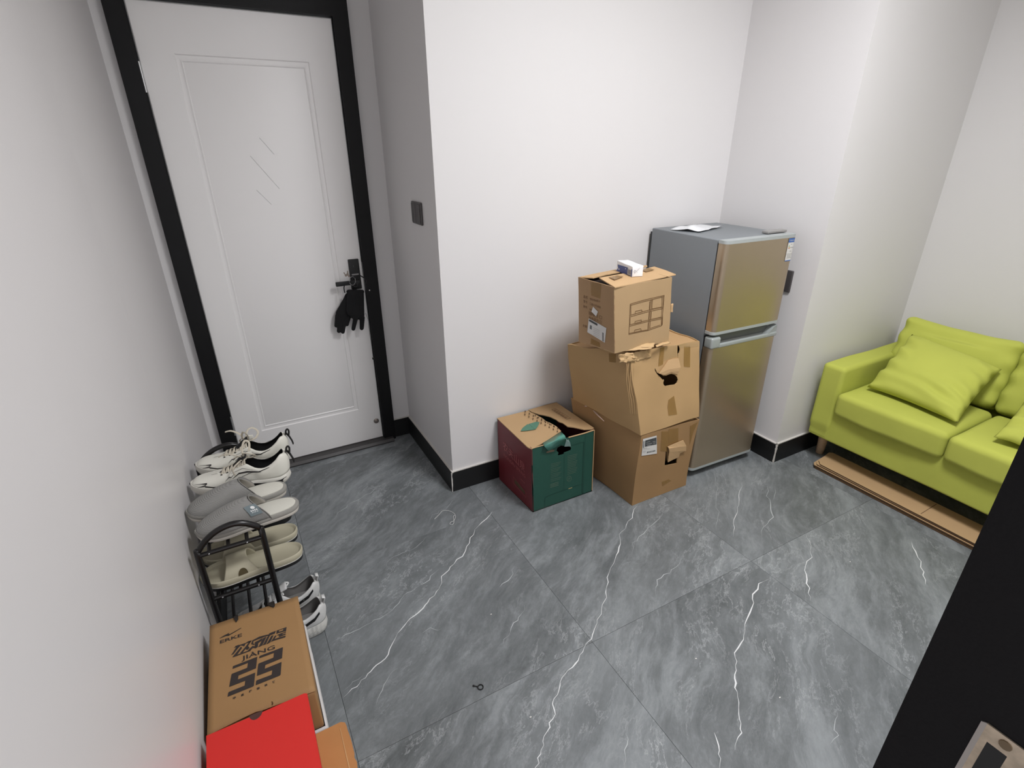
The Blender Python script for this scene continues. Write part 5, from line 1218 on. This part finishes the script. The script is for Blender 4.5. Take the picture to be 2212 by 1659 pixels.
runner_shoe((0.060, 1.845, ZS), a1 + .05, 'white and black running shoe on the top shelf, the farther one of the pair', True, False)

# closed-toe grey house slippers
GREYF = mat('ribbed_grey_fabric', (142, 141, 138), 0.95, bump=.6, rib=('Z', 150, 1.0, 0.10))
PLUSH = mat('pale_plush_insole', (206, 204, 194), 0.95, bump=.4, bscale=300)
SLW = [(0, 0.0), (.012, .014), (.04, .026), (.1, .036), (.22, .042), (.38, .043), (.55, .046), (.72, .051), (.84, .049), (.92, .038), (.97, .023), (1, 0)]
def vamp(L, W, so, se, zb, ztop, th, sq=.9, shift=None, nk=20, nt=24, endz=None):
    V = []
    for k in range(nk + 1):
        for j in range(nt + 1):
            t = j / nt; a = math.sin(t * math.pi); s0 = so(a); s1 = se(a); s = s0 + (s1 - s0) * k / nk; s = min(s, .9985)
            wb = slerp_tab(W, s) * 1.0 + .001; zt_ = slerp_tab(ztop, s); ang = t * math.pi
            V.append(Vector((s * L, wb * (abs(math.cos(ang)) ** sq) * (1 if math.cos(ang) > 0 else -1), zb(s) + (zt_ - zb(s)) * math.sin(ang) ** sq)))
    Fq = [(k * (nt + 1) + j, k * (nt + 1) + j + 1, (k + 1) * (nt + 1) + j + 1, (k + 1) * (nt + 1) + j) for k in range(nk) for j in range(nt)]
    return V, Fq
def slipper(loc, ang, label, pitch, mir, tagged):
    r = empty('house_slipper', loc, label, 'slipper', 'grey house slippers on the top shelf'); T = xf(loc, ang, pitch, 0, mir); L = .290
    V, Fq = sole_geo(L, SLW, [(0, .90), (.003, .97), (.012, 1.0), (.014, 1.0)], .006); G().add([T(p) for p in V], Fq).obj('sole', mat('white_rubber_sole', (214, 209, 200), .6), r, 50)
    V, Fq = sole_geo(L, SLW, [(.0135, 1.0), (.016, 1.03), (.024, 1.03), (.0275, 1.0)], .006); G().add([T(p) for p in V], Fq).obj('rim', mat('grey_stitched_rim', (150, 148, 142), .9, bump=.6, bscale=400), r, 50)
    V, Fq = sole_geo(L * .94, [(a, b * .86) for a, b in SLW], [(.0265, 1.0), (.030, 1.0), (.031, .94)], .004); G().add([T(p + Vector((L * .028, 0, 0))) for p in V], Fq).obj('insole', PLUSH, r, 50)
    V, Fq = vamp(L, SLW, lambda a: .30 + .16 * a ** 1.3, lambda a: 1.0, lambda s: .022 + .006 * max(0, (s - .68) / .32) ** 2, [(.28, .088), (.46, .090), (.6, .084), (.75, .070), (.88, .054), (.96, .042), (1, .030)], 0, .82)
    o = outward(G().add([T(p) for p in V], Fq).obj('vamp', None, r, 180, [GREYF, mat('slipper_inner', (150, 145, 136), .95, bump=.4, bscale=300)])); md = o.modifiers.new('t', 'SOLIDIFY'); md.thickness = .0055; md.offset = -1; md.material_offset = 1
    V, Fq = vamp(L, SLW, lambda a: .298 + .16 * a ** 1.3, lambda a: .306 + .16 * a ** 1.3, lambda s: .022, [(.28, .090), (.46, .092), (.6, .086), (1, .03)], 0, .82, nk=2)
    o = G().add([T(p) for p in V], Fq).obj('collar_edge', mat('grey_piping', (132, 130, 126), .9), r, 180); md = o.modifiers.new('t', 'SOLIDIFY'); md.thickness = .003; md.offset = 0
    if tagged:
        # sewn label on the outer side near the opening
        def sp_(s, t):
            wb = slerp_tab(SLW, s) + .001; zt_ = slerp_tab([(.28, .088), (.46, .090), (.6, .084), (.75, .070), (1, .03)], s); an = t * math.pi
            return Vector((s * L, (wb + .0025) * (math.cos(an) ** .82), .022 + (zt_ + .002 - .022) * math.sin(an) ** .82))
        def spp(u, v): return sp_(.365 + .115 * u + .05 * v, .11 + .20 * v)
        g = G(); n = 6
        g.add([T(spp(i / n, j / n)) for i in range(n + 1) for j in range(n + 1)], [(i * (n + 1) + j, i * (n + 1) + j + 1, (i + 1) * (n + 1) + j + 1, (i + 1) * (n + 1) + j) for i in range(n) for j in range(n)], 0)
        def q2(u0, u1, v0, v1): 
            P = [spp(u0, v0), spp(u1, v0), spp(u1, v1), spp(u0, v1)]; g.add([T(p + Vector((0, .0009, .0006))) for p in P], [(0, 1, 2, 3)], 1)
        cN = [spp(.42 + .17 * math.cos(a), .70 + .15 * math.sin(a)) + Vector((0, .0010, .0007)) for a in [k * math.pi / 6 for k in range(12)]]; g.add([T(p) for p in cN], [tuple(range(12))], 1)
        for k in range(4): q2(.20 + k * .15, .30 + k * .15, .36, .50)
        for k in range(3): q2(.22 + k * .2, .36 + k * .2, .24, .29)
        g.obj('sewn_label', None, r, None, [mat('blue_grey_label', (112, 124, 128), .8), mat('label_white_print', (224, 226, 226), .7)])
    return r
slipper((0.046, 1.538, ZS + .002), math.pi + .06, 'grey ribbed closed-toe slipper with a small sewn label, on the top shelf', 0.0, False, True)
slipper((0.022, 1.650, ZS + .002), math.pi + .10, 'grey ribbed closed-toe slipper between the labelled slipper and the running shoes', 0.035, True, False)

# cream slides, and one black slide behind them, on the middle shelf
ZS2 = LV[1] + 0.0058
def slide(loc, ang, label, cat_m, sole_m, line_m, mir, group, hole_=False, strap_m=None):
    r = empty('slide_sandal', loc, label, 'slipper', group); T = xf(loc, ang, 0, 0, mir); L = .292
    V, Fq = sole_geo(L, SLW, [(0, .93), (.002, .98), (.014, 1.0)], .004); G().add([T(p) for p in V], Fq).obj('outsole', sole_m, r, 50)
    V, Fq = sole_geo(L, SLW, [(.0142, 1.0), (.0160, 1.01), (.0172, 1.0)], .004); G().add([T(p) for p in V], Fq).obj('welt', line_m, r, 50)
    V, Fq = sole_geo(L, SLW, [(.0173, 1.0), (.024, 1.03), (.036, 1.04), (.0385, .99), (.037, .93), (.032, .86), (.030, .80)], .004); G().add([T(p) for p in V], Fq).obj('footbed', cat_m, r, 50)
    V, Fq = vamp(L, SLW, lambda a: .44 + .10 * a, lambda a: .80 - .06 * a, lambda s: .024, [(.40, .078), (.55, .082), (.7, .076), (.82, .066), (1, .05)], 0, .85)
    o = outward(G().add([T(p) for p in V], Fq).obj('strap', strap_m or cat_m, r, 180)); md = o.modifiers.new('t', 'SOLIDIFY'); md.thickness = .005; md.offset = -1
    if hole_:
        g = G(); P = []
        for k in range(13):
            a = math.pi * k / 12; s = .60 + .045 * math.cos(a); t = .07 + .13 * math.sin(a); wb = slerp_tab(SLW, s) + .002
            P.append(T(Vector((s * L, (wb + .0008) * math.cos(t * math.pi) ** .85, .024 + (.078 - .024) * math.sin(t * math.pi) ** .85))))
        g.add(P, [tuple(range(13))]); g.obj('side_hole_shade', mat('olive_shadow_hole', (78, 68, 44), .9), r)  # flat dark patch paints the shaded inside of the strap hole
    return r
CREAM = mat('cream_foam', (180, 174, 152), 0.55, var=.02)
WELT = mat('white_welt', (210, 208, 200), .5)
slide((0.027, 1.513, ZS2), math.pi, 'cream slide sandal on the middle shelf, right behind the near rack end', CREAM, BLK, WELT, False, 'cream slide sandals on the middle shelf', True)
slide((0.026, 1.621, ZS2), math.pi, 'cream slide sandal on the middle shelf, farther of the two', CREAM, BLK, WELT, True, 'cream slide sandals on the middle shelf')
slide((0.022, 1.745, ZS2), math.pi, 'black slide sandal on the middle shelf behind the cream pair', BLK, BLK, BLK, False, 'dark slide sandals on the middle shelf')
# chunky white sneakers on the floor under the rack
chunky = dict(sole=.048, toe=.010, heelup=.004, m_sole=mat('chunky_white_sole', (220, 219, 214), .55, bump=.8, rib=('X', 22, 1.0)), m_up=mat('silver_white_mesh', (220, 220, 219), .45, bump=.6, bscale=60, var=.12, vscale=25), m_in=mat('grey_lining', (128, 126, 124), .9), tongue=(.62, .36, .030),
    top=[(0, .112), (.03, .122), (.08, .116), (.18, .098), (.26, .090), (.34, .096), (.42, .114), (.48, .108), (.6, .090), (.72, .072), (.84, .064), (.93, .054), (1, .040)],
    gap=[(0, 0), (.012, .013), (.05, .023), (.14, .030), (.26, .031), (.38, .026), (.46, .014), (.6, .012), (.68, .009), (.74, 0), (1, 0)])
def chunky_shoe(loc, ang, label, mir):
    r = empty('sneaker', loc, label, 'shoe', 'white sneakers on the floor under the rack'); T = xf(loc, ang, 0, 0, mir); L = .285; pt = sneaker(r, T, L, chunky)
    g = G()
    for sd in (1, -1): on_strip(g, T, pt, sd, [(.50, .60), (.38, .42), (.26, .34), (.14, .40), (.08, .54)], [.04, .10, .11, .10, .07])
    g.obj('side_stripe', BLK, r)
    g = G(); V = [T(v) for v in [(-.001, -.009, .108), (-.001, .009, .108), (-.008, .010, .132), (-.008, -.010, .132), (.002, -.008, .136), (.002, .008, .136)]]; g.add(V, [(0, 1, 2, 3), (3, 2, 5, 4)]); o = g.obj('heel_tab', chunky['m_up'], r, 60); md = o.modifiers.new('t', 'SOLIDIFY'); md.thickness = .003
    g = G()
    for k in range(6):
        s = .67 - k * .046; z = slerp_tab(chunky['top'], s) + .004
        for m_ in (1, -1):
            VF = tube(smooth_path([(s * L, -m_ * .021, z - .006), ((s - .015) * L, 0, z + .006), ((s - .03) * L, m_ * .021, z - .004)], 4), .0028, 6, flat=.6); g.add([T(p) for p in VF[0]], VF[1])
    kx, kz = .43 * L, .112
    for B in ([(kx, 0, kz), (kx - .01, .02, kz + .016), (kx - .03, .026, kz + .006), (kx, 0, kz)], [(kx, 0, kz), (kx + .01, -.02, kz + .014), (kx + .03, -.03, kz + .0), (kx + .02, -.03, kz - .02)]):
        VF = tube(smooth_path(B, 5), .003, 6, flat=.6); g.add([T(p) for p in VF[0]], VF[1])
    g.obj('laces', mat('white_lace', (214, 214, 212), .8), r, 60)
    g = G()
    for sd in (1, -1):
        V = []
        for s, z in [(.0, .030), (.05, .030), (.15, .026), (.3, .022), (.45, .024), (.6, .022), (.8, .024)]:
            y = slerp_tab(SHF, s) + sd * (slerp_tab(SW, s) * 1.05 + .0012); V += [T((s * L, y, z)), T((s * L, y + sd * .0008, z + .004))]
        g.add(V, [(2 * k, 2 * k + 1, 2 * k + 3, 2 * k + 2) for k in range(6)])
    g.obj('sole_ridge', mat('sole_ridge_white', (234, 233, 228), .5), r)
    return r
chunky_shoe((0.056, 1.505, 0.0006), math.pi + .03, 'chunky white sneaker with a black stripe under the rack, the nearer one', False)
chunky_shoe((0.054, 1.622, 0.0006), math.pi + .02, 'chunky white sneaker with a black stripe under the rack, the farther one', True)

# ------------------------------------------------------------------ things hanging from the door handle
cgv = lambda x, y: (690 + x * .1568, 540 + y * .1568)
KNIT = mat('black_knit', (14, 14, 16), 0.95, bump=.8, bscale=500)
def glove(name, loc_y, palm, fingers, label, cuff):
    g = G()
    def cap(a, b, r0_, r1_, fl=1.0):
        A = PY(*cgv(*a), loc_y); B = PY(*cgv(*b), loc_y); n = 7; P = []; Rr = []
        d = (B - A); L_ = d.length; u = d.normalized()
        pts = [(-.9, .25), (-.6, .75), (0, 1)]
        for o_, k in pts: P.append(A + u * o_ * r0_); Rr.append(r0_ * k)
        for i in range(1, n): P.append(A.lerp(B, i / n)); Rr.append(r0_ + (r1_ - r0_) * i / n)
        for o_, k in [(0, 1), (.6, .75), (.9, .25)]: P.append(B + u * o_ * r1_); Rr.append(r1_ * k)
        V, Fq = tube(P, Rr, 12); g.add([Vector((p.x, loc_y + (p.y - loc_y) * fl, p.z)) for p in V], Fq)
    for a, b, r0_, r1_ in palm: cap(a, b, r0_, r1_, .42)
    for a, b, r0_, r1_ in fingers: cap(a, b, r0_, r1_, .8)
    o = g.obj(name, KNIT, None, 180); md = o.modifiers.new('merge', 'REMESH'); md.mode = 'VOXEL'; md.voxel_size = 0.0028; md.use_smooth_shade = True
    sm_ = o.modifiers.new('s', 'SMOOTH'); sm_.iterations = 3; tag(o, label, 'glove', 'black gloves on the door handle')
    return o
glove('glove', 2.634, [((490, 600), (500, 880), .026, .033), ((560, 600), (555, 900), .020, .025), ((440, 620), (430, 850), .022, .024), ((590, 575), (400, 575), .012, .012)],
      [((590, 930), (583, 1080), .0135, .0110), ((500, 930), (467, 1090), .0130, .0100)], 'black knitted glove on the door handle showing two separate fingers', None)
glove('glove', 2.652, [((420, 640), (330, 900), .026, .032), ((380, 680), (280, 880), .018, .022)],
      [((250, 900), (232, 1045), .012, .0100), ((290, 940), (268, 1120), .0125, .0105), ((345, 940), (322, 1130), .0125, .0105), ((410, 900), (380, 1030), .012, .009)], 'black knitted glove hanging behind the other, fingers bunched to the left', None)
g = G().add(*tube(smooth_path([PY(*cgv(*p), 2.612) for p in [(350, 590), (338, 520), (360, 470), (420, 440), (480, 380), (540, 348), (600, 375), (640, 410), (648, 460)]], 5), .0026, 6))
tag(g.obj('glove_strap', mat('black_cord', (22, 22, 24), .8), None, 60), 'thin black loop strap over the door handle above the gloves', 'strap')
ky = empty('key_ring', PY(*cgv(480, 440), 2.628), 'small bunch of keys on a wire ring at the door handle', 'keys')
ringp = [PY(*cgv(455 + 42 * math.cos(a), 425 + 58 * math.sin(a)), 2.612) for a in [k * math.pi / 10 for k in range(20)]]
G().add(*tube(ringp, .0010, 6, True)).obj('ring', CHROME, ky, 60)
G().add(*tube([PY(*cgv(498 + 28 * math.cos(a), 480 + 28 * math.sin(a)), 2.612) for a in [k * math.pi / 8 for k in range(16)]], .0013, 6, True)).obj('ring', mat('dark_ring', (60, 58, 58), .4, metal=.6), ky, 60)
KM = mat('key_steel', (150, 138, 128), .35, metal=.8)
for k, (x, y, an) in enumerate(((360, 345, .5), (385, 330, -.2), (402, 350, .2))):
    c = PY(*cgv(x, y), 2.622 - k * .003); U = Vector((math.cos(an), 0, math.sin(an))); W = Vector((-math.sin(an), 0, math.cos(an)))
    V, Fs = fill2d([[(-.004, -.008), (.004, -.008), (.005, 0), (.0022, .003), (.0022, .010), (.0035, .012), (.0022, .014), (-.0022, .016), (-.0022, .003), (-.005, 0)]], .0016)
    G().add(place2d(V, c, U, W), Fs).obj('key', KM, ky)
g = G(); cs = [PY(*cgv(*p), 2.655) for p in [(635, 870), (655, 920), (675, 980), (682, 1080), (700, 1200), (722, 1330), (738, 1470)]]
g.add(*tube(smooth_path(cs, 4), .0009, 6)); r_ = g.obj('pull_string', mat('grey_string', (92, 90, 92), .7), None, 60)
tag(r_, 'thin grey string with a dark bead hanging along the door edge', 'string')
V, Fq = rbox(.011, .011, .013, .005, 2, 3, PY(*cgv(742, 1495), 2.655)); mesh_obj('bead', V, Fq, BLK, r_, 180)
for o in bpy.data.objects:
    b_ = o.name.split('.')[0]
    if b_ in ('printed_mark', 'printed_text', 'printed_drawing', 'lid_print', 'side_print', 'front_print', 'printed_sleeve', 'shipping_label', 'side_mark', 'energy_label', 'crease', 'sole_insert', 'side_stripe', 'eyelet', 'sole_ridge', 'raw_edge', 'end_fold', 'sewn_label', 'gasket', 'handle_scoop', 'laces') and o.parent: o['kind'] = 'stuff'
